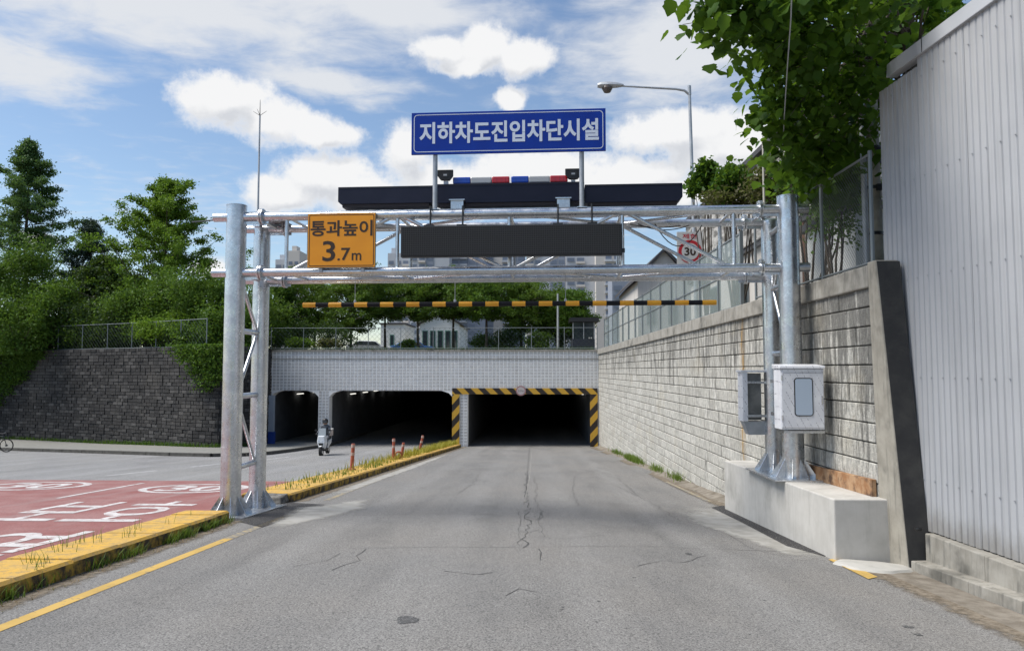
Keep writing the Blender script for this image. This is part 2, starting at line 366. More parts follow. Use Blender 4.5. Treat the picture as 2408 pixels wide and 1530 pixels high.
KERBG = mat('granite_kerb', rough=.9, fn=mottled((.055, .052, .045), (.10, .095, .085), 6, 5))
ORANGE = mat('faded_orange_plastic', rough=.65, fn=mottled((.30, .058, .028), (.36, .10, .055), 5, 4, bst=0)); REFL = mat('reflector_band', (.42, .30, .26), .4)
HAZ = None
def haz_fn(sgn):
    def fn(g, b, n):
        p = pos(g); sep = g.n('ShaderNodeSeparateXYZ'); g.nt.links.new(p, sep.inputs[0])
        u = g.m('ADD', sep.outputs[0], g.m('MULTIPLY', sep.outputs[2], sgn))
        k = g.m('PINGPONG', u, .47); setc(g, b, g.mix(g.ramp(k, .215, .245), (.022, .014, .010), (.56, .32, .03)))
    return fn
HAZH = mat('hazard_board_lintel', rough=.6, fn=haz_fn(1.0)); HAZL = mat('hazard_board_post', rough=.6, fn=haz_fn(-.9))
GLASS = mat('dark_window_glass', (.03, .04, .05), .08, spec=.8)
APTW = mat('apartment_wall', rough=.85, fn=mottled((.44, .46, .50), (.52, .54, .57), .06, 3, bst=0)); APTG = mat('apartment_wall_grey', (.24, .27, .33), .85)
APTB = mat('apartment_window_band', (.15, .18, .24), .4); APTC = mat('apartment_wall_cream', (.55, .52, .49), .85)
HOUSEW = mat('house_white', rough=.85, fn=mottled((.62, .63, .60), (.70, .70, .67), .8, 4)); HOUSEB = mat('house_beige', rough=.9, fn=mottled((.50, .475, .44), (.57, .545, .51), .9, 5, .3, .7, .1, .004, None, 1, ((.36, .33, .30), .4)))
HOUSES = mat('rough_stone_cladding', rough=.95, fn=mottled((.14, .135, .125), (.46, .445, .42), 3.2, 8, .42, .58, .8, .05, ys=.3)); ROOFD = mat('dark_roof', (.05, .05, .055), .8)
GREENW = mat('house_green_frame', (.10, .22, .17), .6)
def panel_fn(g, b, n):
    b.inputs['Transmission Weight'].default_value = .0; b.inputs['Alpha'].default_value = .34
FPANEL = mat('noise_panel', (.36, .42, .41), .25, fn=panel_fn)
FPOST = mat('fence_post', (.20, .225, .235), .55, .4); FGREEN = mat('fence_mesh_green', (.045, .07, .055), .6, .2); FGREY = mat('fence_mesh_grey', (.16, .17, .17), .55, .5)
UPOLE = mat('utility_pole_concrete', rough=.9, fn=mottled((.27, .245, .19), (.37, .34, .27), 5, 5, .3, .7, .2, .004, (.17, .16, .13), 2))
BARK = MATS.get('bark') or mat('bark', rough=.95, fn=mottled((.045, .035, .026), (.10, .08, .06), 6, 6, .3, .7, .6, .03))
KBAR = MATS['bar_black']
def leafmat(name, c0, c1, tr=.3, rough=.5):
    m = bpy.data.materials.new(name); m.use_nodes = True; n = m.node_tree; g = NG(n); b = n.nodes['Principled BSDF']
    b.inputs['Roughness'].default_value = rough; b.inputs['Specular IOR Level'].default_value = .18
    oi = g.n('ShaderNodeObjectInfo').outputs['Random']
    c = g.mix(g.m('FRACT', g.m('ADD', tint(g), g.m('MULTIPLY', oi, .35))), c0, c1); setc(g, b, c)
    t = g.n('ShaderNodeBsdfTranslucent'); n.links.new(g.mix(.55, c, (.16, .26, .02)), t.inputs[0])
    ms = g.n('ShaderNodeMixShader'); ms.inputs[0].default_value = tr
    n.links.new(b.outputs[0], ms.inputs[1]); n.links.new(t.outputs[0], ms.inputs[2])
    n.links.new(ms.outputs[0], n.nodes['Material Output'].inputs[0]); MATS[name] = m; return m
L_GINK = leafmat('leaf_ginkgo', (.065, .145, .014), (.18, .29, .034), .42); L_CON = leafmat('leaf_conifer', (.034, .092, .032), (.092, .172, .062), .35)
L_PINE = leafmat('leaf_pine', (.028, .055, .045), (.070, .105, .085), .15); L_DARK = leafmat('leaf_dark', (.018, .045, .014), (.045, .088, .026), .3)
L_BUSH = leafmat('leaf_bush', (.034, .092, .014), (.105, .19, .030), .38); L_ROW = leafmat('leaf_row', (.036, .088, .013), (.115, .190, .030), .38)
L_BIG = leafmat('leaf_large', (.020, .062, .008), (.064, .138, .014), .48, .5); L_VINE = leafmat('leaf_vine', (.05, .05, .02), (.11, .10, .04))
L_GRASSY = leafmat('grass_yellow', (.24, .23, .03), (.46, .40, .07)); L_GRASS = leafmat('grass_green', (.05, .11, .015), (.16, .22, .04))
L_STRAW = leafmat('grass_straw', (.16, .11, .06), (.30, .21, .12))
FLESH = mat('skin', (.45, .27, .2), .6); CLOTHD = mat('dark_clothing', (.025, .027, .035), .9); CLOTHG = mat('grey_clothing', (.10, .11, .13), .9)
SCW = mat('scooter_white', (.72, .74, .76), .25); RUBBER = mat('rubber', (.012, .012, .012), .8); CHROME = mat('bright_metal', (.6, .6, .62), .25, .9)
CARW = mat('car_white', (.70, .71, .72), .25); CARB = mat('car_blue', (.05, .13, .34), .25)
LAMPM = mat('lit_tunnel_lamp', (.8, .8, .8), .5, fn=lambda g, b, n: (b.inputs['Emission Color'].__setattr__('default_value', (1, .97, .88, 1)), b.inputs['Emission Strength'].__setattr__('default_value', .4)))
# ------------------------------------------------------------------ ground, roads, markings
rng = np.random.default_rng(7); random.seed(7)
UP = 3.12                                   # level of the ground above the cutting
PY = 49.0                                   # portal face
def slope(pts, dz=0.0): return [(x, y, rzx(x, y) + dz) for x, y in pts]
def wx(y): return 5.05 - .0198 * (y - 11.1)      # face of the block wall
def wtop(y): return 3.365 - .0053 * (y - 11.1)
BW = [(-60, 60.0), (-48, 56.2), (-38, 52), (-32.5, 49.9), (-27.3, 47.6), (-23, 45.2), (-20, 43.2), (-18.2, 42.4), (-17.2, 42.9), (-16.9, 44.2), (-17.1, 46.2), (-17.5, 49.0)]   # line of the dark wall
gm = MB()
gm.sheet([(-200, -60, rz(-60) - .06), (60, -60, rz(-60) - .35), (60, 49.2, rz(49) - .35), (-200, 49.2, rz(49) - .06)])
gm.sheet([(-900, 49.9, UP), (900, 49.9, UP), (900, 1400, UP), (-900, 1400, UP)])
gm.sheet([(5.45, 11.4, UP), (300, 11.4, UP), (300, 49.9, UP), (4.7, 49.9, UP)])
gm.sheet([(x, y + .4, UP + .05) for x, y in BW[:10]] + [(-17.4, 49.9, UP + .05), (-60, 61, UP + .05)])
gm.sheet([(5.7, -60, -.42), (60, -60, -.42), (60, 11.35, -.42), (5.7, 11.35, -.42)])
gm.build('ground', SOIL, kind='structure')
rm = MB(); ys = [-14, 0, 8, 16, 22, 24, 32, 40, 44, 49, 60, 80, 112]
XS = (-5.7, 0, 5.2)
for a, b in zip(ys, ys[1:]):
    for x0, x1 in zip(XS, XS[1:]): rm.sheet(slope([(x0, a), (x1, a), (x1, b), (x0, b)]))
road = rm.build('underpass_road', ASPH, kind='structure')
rm = MB()
for a, b in zip(ys, ys[1:]): rm.sheet([(-70 if b < 50 else -14.0, a, rz(a)), (-5.7, a, rz(a)), (-5.7, b, rz(b)), (-70 if b < 50 else -14.0, b, rz(b))])
main_road = rm.build('main_road', ASPH2, kind='structure')
def decal(name, polys, m, parent=None, dz=.004, kind='structure'):
    mb = MB()
    for p in polys: mb.sheet(slope(p, dz))
    return mb.build(name, m, parent, kind=kind if parent is None else None)
def strip(x0, x1, y0, y1, wd, n=1):
    out = []
    for k in range(n):
        a, b = k / n, (k + 1) / n
        xa, xb, ya, yb = x0 + (x1 - x0) * a, x0 + (x1 - x0) * b, y0 + (y1 - y0) * a, y0 + (y1 - y0) * b
        out.append([(xa - wd / 2, ya), (xa + wd / 2, ya), (xb + wd / 2, yb), (xb - wd / 2, yb)])
    return out
decal('red_surfacing', [[(-40, 2), (-6.16, 2), (-6.22, 21.4), (-40, 21.8)]], RED, main_road)
decal('edge_line_yellow', strip(-4.60, -4.60, 1, 11.2, .15), YLINE, road)
decal('edge_line_yellow', strip(-4.60, -4.60, 11.2, 14.0, .15), YLINE_W, road)
decal('edge_line_yellow', strip(-4.60, -4.52, 16.5, 48.8, .13), YLINE_W, road)
for (pa, pb) in (((1417, 1061), (1480, 1091)), ((1480, 1091), (1560, 1129)), ((1560, 1129), (1685, 1186))):
    a_, b_ = R(*pb), R(*pa); decal('edge_line_yellow', strip(a_.x, b_.x, a_.y, b_.y, .13), YLINE_W, road)
decal('edge_line_yellow', [[R(*p).to_2d() for p in ((1948, 1316), (1970, 1313), (2064, 1357), (2042, 1362))]], YLINE, road, .010)
decal('lane_dash', strip(-13.45, -13.1, 23.2, 25.6, .14), WLINE_G, main_road)
decal('lane_dash', strip(-12.8, -12.4, 27.6, 30.2, .14), WLINE_G, main_road)
decal('lane_dash', strip(-11.9, -11.6, 32, 35, .14), WLINE_G, main_road)
decal('lane_line', strip(-10.75, -10.9, 16.6, 20.6, .12), WLINE, main_road, .009)
decal('lane_line', strip(-10.75, -10.7, 9.0, 13.6, .12), WLINE, main_road, .009)
# fresh asphalt and spilled concrete round the new foundations
decal('asphalt_patch', [[R(545, 1222).to_2d(), R(615, 1240).to_2d(), R(690, 1215).to_2d(), R(765, 1186).to_2d(), R(700, 1182).to_2d(), R(640, 1176).to_2d(), (-6.2, 16.2), (-6.2, 13.2)]], ASPHN, road)
decal('asphalt_patch', [[R(*p).to_2d() for p in ((1672, 1193), (1700, 1188), (1945, 1300), (1940, 1308), (1850, 1284), (1740, 1226))]], ASPHN, road, .008)
mat('cement_dust', rough=1, fn=paint_fn((.31, .30, .275), (.165, .16, .15), .55, 1.5))
def dust_fn(g, b, n):
    p = pos(g); setc(g, b, g.mix(g.ramp(g.noise(p, 3, 5), .35, .65), (.34, .33, .30), (.44, .43, .40)))
    g.put(b.inputs['Alpha'], g.m('MULTIPLY', g.ramp(g.m('ADD', tint(g), g.m('MULTIPLY', g.m('SUBTRACT', g.noise(p, 2.2, 6, .7), .5), 1.3)), .15, .85), .75))
DUST = mat('cement_dust_film', rough=1, fn=dust_fn)
def film(px_list, c, m, name, dz):
    P = [R(*p) for p in px_list]; C = R(*c); mb = MB(); n = len(P); mb.add([(q_.x, q_.y, rzx(q_.x, q_.y) + dz) for q_ in P] + [((q_.x + C.x) / 2, (q_.y + C.y) / 2, rzx((q_.x + C.x) / 2, (q_.y + C.y) / 2) + dz) for q_ in P] + [(C.x, C.y, rzx(C.x, C.y) + dz)], [(i, (i + 1) % n, n + (i + 1) % n, n + i) for i in range(n)] + [(n + i, n + (i + 1) % n, 2 * n) for i in range(n)])
    mb.t = [0.] * n + [.9] * n + [1.] ; return mb.build(name, m, road)
film([(1610, 1180), (1690, 1178), (1760, 1215), (1880, 1272), (1980, 1325), (1900, 1330), (1790, 1290), (1680, 1250), (1600, 1225), (1560, 1195)], (1770, 1255), DUST, 'cement_dust', .006)
film([(690, 1190), (800, 1178), (900, 1165), (880, 1195), (760, 1225), (640, 1250), (600, 1245)], (750, 1205), DUST, 'cement_dust', .005)
film([(700, 1172), (830, 1135), (960, 1095), (1060, 1062), (1085, 1058), (1010, 1090), (900, 1130), (780, 1175)], (890, 1122), DUST, 'cement_dust', .005)
def grit_fn(g, b, n):
    p = pos(g); setc(g, b, g.mix(g.ramp(g.noise(p, 12, 6, .7), .35, .65), (.11, .088, .062), (.25, .21, .16)))
    g.put(b.inputs['Alpha'], g.m('MULTIPLY', g.ramp(g.m('ADD', tint(g), g.m('MULTIPLY', g.m('SUBTRACT', g.noise(p, 5, 7, .75), .5), 1.5)), .25, .75), .85))
GRIT = mat('kerb_grit', rough=1, fn=grit_fn)
def grit(xs, ys_, w0, w1, dz=.0065):
    mb = MB(); n = len(ys_)
    for x, y in zip(xs, ys_):
        for k, t in ((0, 1.), (.5, .6), (1, 0.)): mb.v.append((x + w0 + (w1 - w0) * k, y, rzx(x + w0 + (w1 - w0) * k, y) + dz)); mb.t.append(t)
    mb.f = [(3 * i + k, 3 * i + k + 1, 3 * i + 4 + k, 3 * i + 3 + k) for i in range(n - 1) for k in (0, 1)]
    return mb.build('grit', GRIT, road)
yk = np.linspace(3.5, 13.1, 40); grit(np.interp(yk, [3.5, 7.3, 13.05], [-5.18, -5.26, -5.36]), yk, .0, .42)
yk = np.linspace(16.2, 48, 60); grit(np.interp(yk, [16.1, 30, 47.5], [-5.26, -5.0, -4.62]), yk, .0, .45)
yk = np.linspace(17, 48, 60); grit([wx(y) - .34 for y in yk], yk, .02, -.55); yk = np.linspace(-2, 10.4, 40); grit([4.6] * 40, yk, .05, -.40)
# saw cut and cracks
def crack(pts, wd, m=SEAL, dz=.004, jit=.03):
    mb = MB(); P = []
    for (x0, y0), (x1, y1) in zip(pts, pts[1:]):
        n = max(1, int(math.hypot(x1 - x0, y1 - y0) / .22))
        P += [(x0 + (x1 - x0) * k / n + random.uniform(-jit, jit), y0 + (y1 - y0) * k / n + random.uniform(-jit, jit)) for k in range(n)]
    P.append(pts[-1]); W = [wd * random.uniform(.35, 1) for _ in P]
    for i in range(len(P) - 1):
        (a, b), (c, d) = P[i], P[i + 1]; L = math.hypot(c - a, d - b) or 1; nx, ny = -(d - b) / L, (c - a) / L
        mb.sheet(slope([(a - nx * W[i] / 2, b - ny * W[i] / 2), (c - nx * W[i + 1] / 2, d - ny * W[i + 1] / 2), (c + nx * W[i + 1] / 2, d + ny * W[i + 1] / 2), (a + nx * W[i] / 2, b + ny * W[i] / 2)], dz))
    o = mb.build('crack', m, road); return o
q = lambda *l: [tuple(R(*p).to_2d()) for p in l]
crack(q((1245, 1052), (1243, 1080), (1240, 1110), (1238, 1150), (1232, 1185)), .026)
crack(q((1240, 1110), (1236, 1150), (1241, 1185), (1239, 1215), (1246, 1240), (1240, 1262), (1229, 1288)), .028, jit=.07)
crack(q((862, 1291), (848, 1305), (838, 1316), (810, 1328), (780, 1340)), .02, jit=.06)
crack(q((1262, 1290), (1276, 1305), (1270, 1318)), .022)
crack(q((820, 1289), (1000, 1286), (1228, 1287), (1500, 1283), (1700, 1291), (1950, 1300)), .014, jit=.012)
crack(q((1400, 1082), (1455, 1125), (1500, 1165)), .016, jit=.05)
crack(q((1250, 1060), (1246, 1120), (1234, 1180)), .02, MATS['cement_dust'], .005, .01)
for pl__ in (((1262, 1180), (1275, 1205), (1268, 1230), (1282, 1262)), ((1215, 1195), (1224, 1225), (1216, 1250), (1222, 1282)), ((1240, 1215), (1262, 1222), (1275, 1205)), ((1222, 1248), (1246, 1252), (1268, 1244)), ((1255, 1120), (1262, 1150), (1258, 1180)), ((830, 1212), (1000, 1207), (1120, 1209), (1236, 1206)), ((960, 1168), (1100, 1160), (1238, 1158)), ((1240, 1262), (1330, 1266), (1420, 1258)), ((1500, 1330), (1560, 1316), (1600, 1322), (1660, 1306)), ((1050, 1340), (1120, 1352), (1160, 1345)), ((1420, 1128), (1530, 1180), (1600, 1225)), ((1130, 1110), (1110, 1140), (1080, 1160)), ((1340, 1090), (1352, 1120), (1345, 1150), (1362, 1190)), ((690, 1330), (760, 1318), (800, 1300)), ((1700, 1250), (1770, 1290), (1850, 1310)), ((1180, 1400), (1230, 1386), (1262, 1392))):
    crack(q(*pl__), random.uniform(.009, .017), jit=random.uniform(.02, .06))
def blot(px, py, rx, ry, m=ASPHN, n=12, name='oil_stain'):
    c = R(px, py); P = []
    for i in range(n):
        a = 2 * math.pi * i / n; k = random.uniform(.65, 1.15); P.append((c.x + rx * k * math.cos(a), c.y + ry * k * math.sin(a)))
    return decal(name, [P], m, road, .003)
STAIN = mat('tar_stain', rough=.8, fn=asphalt((.075, .075, .075), (.09, .09, .088), (.05, .05, .05)))
blot(955, 1456, .11, .16, STAIN); blot(2135, 1473, .07, .05, STAIN); blot(1620, 1302, .05, .10, STAIN); blot(2160, 1492, .05, .04, STAIN)
for _ in range(26):
    blot(random.uniform(1250, 2100), random.uniform(1260, 1500), random.uniform(.008, .03), random.uniform(.006, .02), STAIN, 7)
# ---- writing on the red surfacing
def text_mesh(s, bold=.0, shear=0):
    cu = bpy.data.curves.new('t', 'FONT'); cu.body = s; cu.size = 1; cu.offset = bold; cu.resolution_u = 3
    o = bpy.data.objects.new('t', cu); col.objects.link(o); dg = bpy.context.evaluated_depsgraph_get(); dg.update()
    me = bpy.data.meshes.new_from_object(o.evaluated_get(dg)); bpy.data.objects.remove(o)
    V = np.array([v.co[:2] for v in me.vertices]); Fs = [tuple(p.vertices) for p in me.polygons]; bpy.data.meshes.remove(me)
    V = (V - V.min(0)) / (V.max(0) - V.min(0)); return V, Fs
def lettering(s, fr, m, parent, bold=.02, name='lettering'):
    """fr maps (0..1, 0..1) of the writing's box to the world"""
    V, Fs = text_mesh(s, bold); mb = MB(); mb.add([fr(x, y) for x, y in V], Fs); return mb.build(name, m, parent)
def on_road(x0, x1, y0, y1, dz=.009): return lambda x, y: (x0 + (x1 - x0) * x, y0 + (y1 - y0) * y, rz(y0 + (y1 - y0) * y) + dz)
def ring(cx, cy, rx, ry, wd, name='speed_ring'):
    mb = MB(); n = 36
    for i in range(n):
        a, b = 2 * math.pi * i / n, 2 * math.pi * (i + 1) / n
        mb.sheet(slope([(cx + rx * math.cos(a), cy + ry * math.sin(a)), (cx + rx * math.cos(b), cy + ry * math.sin(b)), (cx + (rx - wd) * math.cos(b), cy + (ry - wd) * math.sin(b)), (cx + (rx - wd) * math.cos(a), cy + (ry - wd) * math.sin(a))], .009))
    return mb.build(name, WLINE, main_road)
for cx_, cy_ in ((-8.75, 19.1), (-13.3, 19.6)):
    ring(cx_, cy_, 1.35, 1.25, .2); lettering('30', on_road(cx_ - .8, cx_ + .8, cy_ - .75, cy_ + .75), WLINE, main_road, .03)
lettering('보호', on_road(-10.0, -7.0, 12.9, 16.1), WLINE, main_road, .005); lettering('보호', on_road(-14.3, -11.3, 12.9, 16.1), WLINE, main_road, .005)
lettering('구역', on_road(-10.0, -7.0, 8.6, 11.8), WLINE, main_road, .005); lettering('구역', on_road(-14.3, -11.3, 8.6, 11.8), WLINE, main_road, .005)

# ------------------------------------------------------------------ median kerb, two lengths
def kerb_run(name, ends, seg):
    """ends: list of (y, x_right, x_left, height)"""
    root = empty(name, (ends[0][1], ends[0][0], rz(ends[0][0])), kind='structure'); y0, y1 = ends[0][0], ends[-1][0]
    it = lambda y: [np.interp(y, [e[0] for e in ends], [e[k] for e in ends]) for k in (1, 2, 3)]
    y = y0
    while y < y1 - .05:
        e = min(y + seg, y1); g_ = .004
        (a, b, h), (c, d, h2) = it(y), it(e); j = random.uniform(-.008, .008); dz = random.uniform(-.007, .006)
        z0, z1 = rz(y), rz(e); p = MB(); ch = .035
        p.hexa([(a + j, y + g_, z0 - .05), (b, y + g_, z0 - .05), (d, e - g_, z1 - .05), (c + j, e - g_, z1 - .05), (a + j, y + g_, z0 + h - ch + dz), (b, y + g_, z0 + h - ch + dz), (d, e - g_, z1 + h2 - ch + dz), (c + j, e - g_, z1 + h2 - ch + dz)])
        side = p.build('kerb_stone', KERBS, root)
        t = MB(); t.hexa([(a + j, y + g_, z0 + h - ch + dz), (c + j, e - g_, z1 + h2 - ch + dz), (d, e - g_, z1 + h2 - ch + dz), (b, y + g_, z0 + h - ch + dz),
                (a + j - ch, y + g_ + .01, z0 + h + dz), (c + j - ch, e - g_ - .01, z1 + h2 + dz), (d + ch, e - g_ - .01, z1 + h2 + dz), (b + ch, y + g_ + .01, z0 + h + dz)])
        t.build('painted_top', KERBY, side)
        y = e
    return root
kerb_run('kerb', [(3.5, -5.18, -6.05, .19), (7.3, -5.26, -6.10, .19), (13.05, -5.36, -6.16, .19)], 1.0)
kerb_run('kerb', [(16.1, -5.26, -6.35, .19), (30, -5.0, -6.0, .19), (47.5, -4.62, -5.5, .20)], 1.0)
thing1(MB().hexa([(-5.35, 15.75, rz(16)), (-5.9, 15.8, rz(16)), (-6.0, 16.2, rz(16)), (-5.3, 16.15, rz(16)), (-5.40, 15.8, rz(16) + .15), (-5.85, 15.85, rz(16) + .16), (-5.95, 16.2, rz(16) + .19), (-5.33, 16.15, rz(16) + .18)]), 'rubble_lump', mat('rough_mortar', rough=1, fn=mottled((.10, .095, .085), (.26, .25, .23), 14, 6, .35, .65, .9, .03)), 'rough grey mortar lump at broken end of the far yellow kerb', 'rubble', bevel=.03)

# footway and kerb in front of the dark wall and into the small bore
FK = [(-60, 52.0), (-45, 46.6), (-29.3, 40.8), (-22, 37.7), (-17.5, 35.6), (-15.2, 34.9), (-13.9, 35.5), (-13.35, 37.2), (-13.3, 40.5), (-13.45, 46), (-13.6, 50), (-13.6, 60)]
fw = MB(); inner = [(-60, 61), (-48, 57), (-38, 53), (-27.3, 48.6), (-20, 44.2), (-18, 43.4), (-17.4, 44), (-17.5, 45), (-17.6, 46.5), (-17.7, 49), (-17.7, 52), (-17.7, 60)]
for i in range(len(FK) - 1):
    (a, b), (c, d), (e, f_), (g_, h) = FK[i], FK[i + 1], inner[i + 1], inner[i]
    fw.sheet([(a, b, rz(b) + .16), (c, d, rz(d) + .16), (e, f_, rz(f_) + .16), (g_, h, rz(h) + .16)])
footway = fw.build('footway', PAVE, kind='structure')
for i in range(len(FK) - 1):
    (a, b), (c, d) = FK[i], FK[i + 1]; L = math.hypot(c - a, d - b); n = max(1, int(L / 1.5)); nx, ny = (d - b) / L, -(c - a) / L
    for k in range(n):
        x0, y0, x1, y1 = a + (c - a) * (k + .01) / n, b + (d - b) * (k + .01) / n, a + (c - a) * (k + .99) / n, b + (d - b) * (k + .99) / n
        MB().hexa([(x0 + nx * .15, y0 + ny * .15, rz(y0) - .05), (x1 + nx * .15, y1 + ny * .15, rz(y1) - .05), (x1, y1, rz(y1) - .05), (x0, y0, rz(y0) - .05),
                   (x0 + nx * .15, y0 + ny * .15, rz(y0) + .17), (x1 + nx * .15, y1 + ny * .15, rz(y1) + .17), (x1, y1, rz(y1) + .17), (x0, y0, rz(y0) + .17)]).build('kerb_stone', KERBG, footway)

# ------------------------------------------------------------------ walls of single pieces
def pieces(root, name, items, m, variants, stuff_name, limit=300):
    """items: (size key, matrix, tint, score); the best `limit` become parts that share meshes, the rest one part"""
    items.sort(key=lambda t: -t[3]); cache = {}
    for key, M, t, _ in items[:limit]:
        k = (key, int(t * variants))
        if k not in cache:
            sx, sy, sz = key; mb = MB(); mb.cbox(-sx / 2, sx / 2, 0, sy, -sz / 2, sz / 2, min(sx, sz) * .045, tint=(k[1] + .5) / variants); cache[k] = mb.mesh(name); cache[k].materials.append(m)
        o = bpy.data.objects.new(name, cache[k]); col.objects.link(o); o.parent = root; o.matrix_local = Matrix.Translation(-ORG[root.name]) @ M
    mb = MB()
    for key, M, t, _ in items[limit:]:
        sx, sy, sz = key; mb.cbox(-sx / 2, sx / 2, 0, sy, -sz / 2, sz / 2, min(sx, sz) * .06, lambda *p: tuple(M @ Vector(p)), t)
    if items[limit:]: mb.build(stuff_name, m, root, kind='stuff')

# right: retaining wall of split-face blocks
rw = empty('retaining_wall', (wx(11), 11, rz(11) - .2), 'long pale retaining wall of split-face concrete blocks right of the road', 'wall')
bk = MB(); YW = 11.1
for a, b in zip([10.95, 16, 24, 32, 40], [16, 24, 32, 40, 48.95]):
    bk.hexa([(wx(a) + .02, a, rz(a) - .6), (wx(a) + .42, a, rz(a) - .6), (wx(b) + .42, b, rz(b) - .6), (wx(b) + .02, b, rz(b) - .6), (wx(a) + .02, a, wtop(a) - .3), (wx(a) + .42, a, wtop(a) - .3), (wx(b) + .42, b, wtop(b) - .3), (wx(b) + .02, b, wtop(b) - .3)])
bk.build('backing', JOINT, rw)
its = []; BH, BL = .29, .58; row = 0; z = 3.04; JY = (44.5, 36.4, 29.0, 21.2)
Mrot = Matrix.Rotation(-math.pi / 2 + math.atan(.0198), 4, 'Z')     # block front looks to -X
while z > rz(49) - .1:
    off = (row % 2) * BL / 2 + (.13 if row % 5 == 3 else 0); y = YW - off
    while y < 48.9:
        a, b = max(y, YW), min(y + BL, 48.93); cut = False
        for J in JY:
            if a < J < b: b = J - .01; cut = True
        if b - a > .06 and z > rzx(5, b) - .02:
            L = round(b - a, 2); t = float(np.clip(rng.normal(.5, .26), .02, .98)); yc = (a + b) / 2; zc = z - BH / 2
            M = Matrix.Translation((wx(yc) - rng.uniform(0, .02), yc, zc)) @ Mrot
            hid = 11 < yc < 17 and zc < -.2
            its.append(((round(L - .012, 2), .06, round(BH - .018, 3)), M, t, (0 if hid else 1) / yc))
        y = b + .02 if cut else y + BL
    z -= BH; row += 1
pieces(rw, 'block', its, BLOCK, 8, 'far_blocks')
y = YW
while y < 48.9:
    b = min(y + 1.95, 48.93); a = y + .004; e = b - .004
    MB().hexa([(wx(a) - .07, a, wtop(a) - .335), (wx(a) + .45, a, wtop(a) - .335), (wx(e) + .45, e, wtop(e) - .335), (wx(e) - .07, e, wtop(e) - .335), (wx(a) - .07, a, wtop(a)), (wx(a) + .45, a, wtop(a)), (wx(e) + .45, e, wtop(e)), (wx(e) - .07, e, wtop(e))]).build('coping', CONCD, rw, bevel=.02); y = b
# dirt banked along the wall foot
dm = MB(); yy = np.linspace(16.6, 48.5, 60)
for i in range(59):
    a, b = yy[i], yy[i + 1]; f0, f1 = .34 + .06 * math.sin(a * 1.7), .34 + .06 * math.sin(b * 1.7)
    dm.sheet([(wx(a) - f0, a, rzx(wx(a) - f0, a) + .006), (wx(b) - f1, b, rzx(wx(b) - f1, b) + .006), (wx(b) + .02, b, rzx(wx(b), b) + .11), (wx(a) + .02, a, rzx(wx(a), a) + .11)])
dm.build('dirt_bank', DIRT, kind='stuff')
# end pillar
zb = rzx(5.1, 10.5) - .05
pl_ = empty('wall_pillar', (5.1, 10.7, zb), 'tapering concrete end pillar with dark front between block wall and grey shed', 'pillar')
MB().hexa([(5.11, 10.41, zb), (5.42, 10.41, zb), (5.42, 11.08, zb), (5.06, 11.085, zb), (4.97, 10.83, 3.40), (5.31, 10.83, 3.40), (5.31, 11.09, 3.40), (4.97, 11.09, 3.40)]).build('shaft', PILL, pl_, bevel=.02)
MB().hexa([(5.125, 10.40, zb), (5.43, 10.40, zb), (5.43, 10.43, zb), (5.125, 10.43, zb), (4.995, 10.82, 3.38), (5.322, 10.82, 3.38), (5.322, 10.85, 3.38), (4.995, 10.85, 3.38)]).build('dark_face', BLACKC, pl_)  # thin sheet in a much darker tone over the pillar's front face

# left: dark stone wall, curved
dw = empty('stone_wall', (-27, 47.6, rz(47.6)), 'dark curved stone block wall with vines on the left', 'wall')
cum = [0]
for a, b in zip(BW, BW[1:]): cum.append(cum[-1] + math.hypot(b[0] - a[0], b[1] - a[1]))
def onw(s):
    i = max(0, min(len(BW) - 2, int(np.searchsorted(cum, s, 'right')) - 1)); k = (s - cum[i]) / (cum[i + 1] - cum[i]); a, b = BW[i], BW[i + 1]
    return a[0] + (b[0] - a[0]) * k, a[1] + (b[1] - a[1]) * k
bk = MB()
for a, b in zip(BW, BW[1:]):
    L = math.hypot(b[0] - a[0], b[1] - a[1]); nx, ny = -(b[1] - a[1]) / L * .4, (b[0] - a[0]) / L * .4; o2 = .05
    bk.hexa([(a[0] + nx * .1, a[1] + ny * .1, rz(a[1]) - .3), (b[0] + nx * .1, b[1] + ny * .1, rz(b[1]) - .3), (b[0] + nx, b[1] + ny, rz(b[1]) - .3), (a[0] + nx, a[1] + ny, rz(a[1]) - .3), (a[0] + nx * .1, a[1] + ny * .1, 3.2), (b[0] + nx * .1, b[1] + ny * .1, 3.2), (b[0] + nx, b[1] + ny, 3.2), (a[0] + nx, a[1] + ny, 3.2)])
bk.build('backing', BRICKJ, dw)
its = []; z = 3.2; row = 0; BH, BL = .215, .52
while z > rz(50) - .1:
    s = cum[1] + (row % 2) * BL / 2
    while s < cum[-1] - .1:
        L = BL if row % 3 else BL * random.choice((1, 1, .5)); p0, p1 = onw(s + .012), onw(min(s + L - .012, cum[-1])); ang = math.atan2(p1[1] - p0[1], p1[0] - p0[0])
        cx_, cy_ = (p0[0] + p1[0]) / 2, (p0[1] + p1[1]) / 2
        if z > rz(cy_):
            t = float(rng.beta(1.3, 2.4)); d_ = rng.uniform(0, .05); pxx = 1254 + cx_ / cy_ * 1739
            M = Matrix.Translation((cx_, cy_, z - BH / 2)) @ Matrix.Rotation(ang, 4, 'Z') @ Matrix.Translation((0, -d_, 0))
            its.append(((round(L - .03, 2), .12, BH - .025), M, t, (1 if 60 < pxx < 430 else .1) / cy_ + (.02 if -.9 < z < 2.4 else 0)))
        s += L
    z -= BH; row += 1
pieces(dw, 'stone', its, BRICK, 10, 'other_stones')

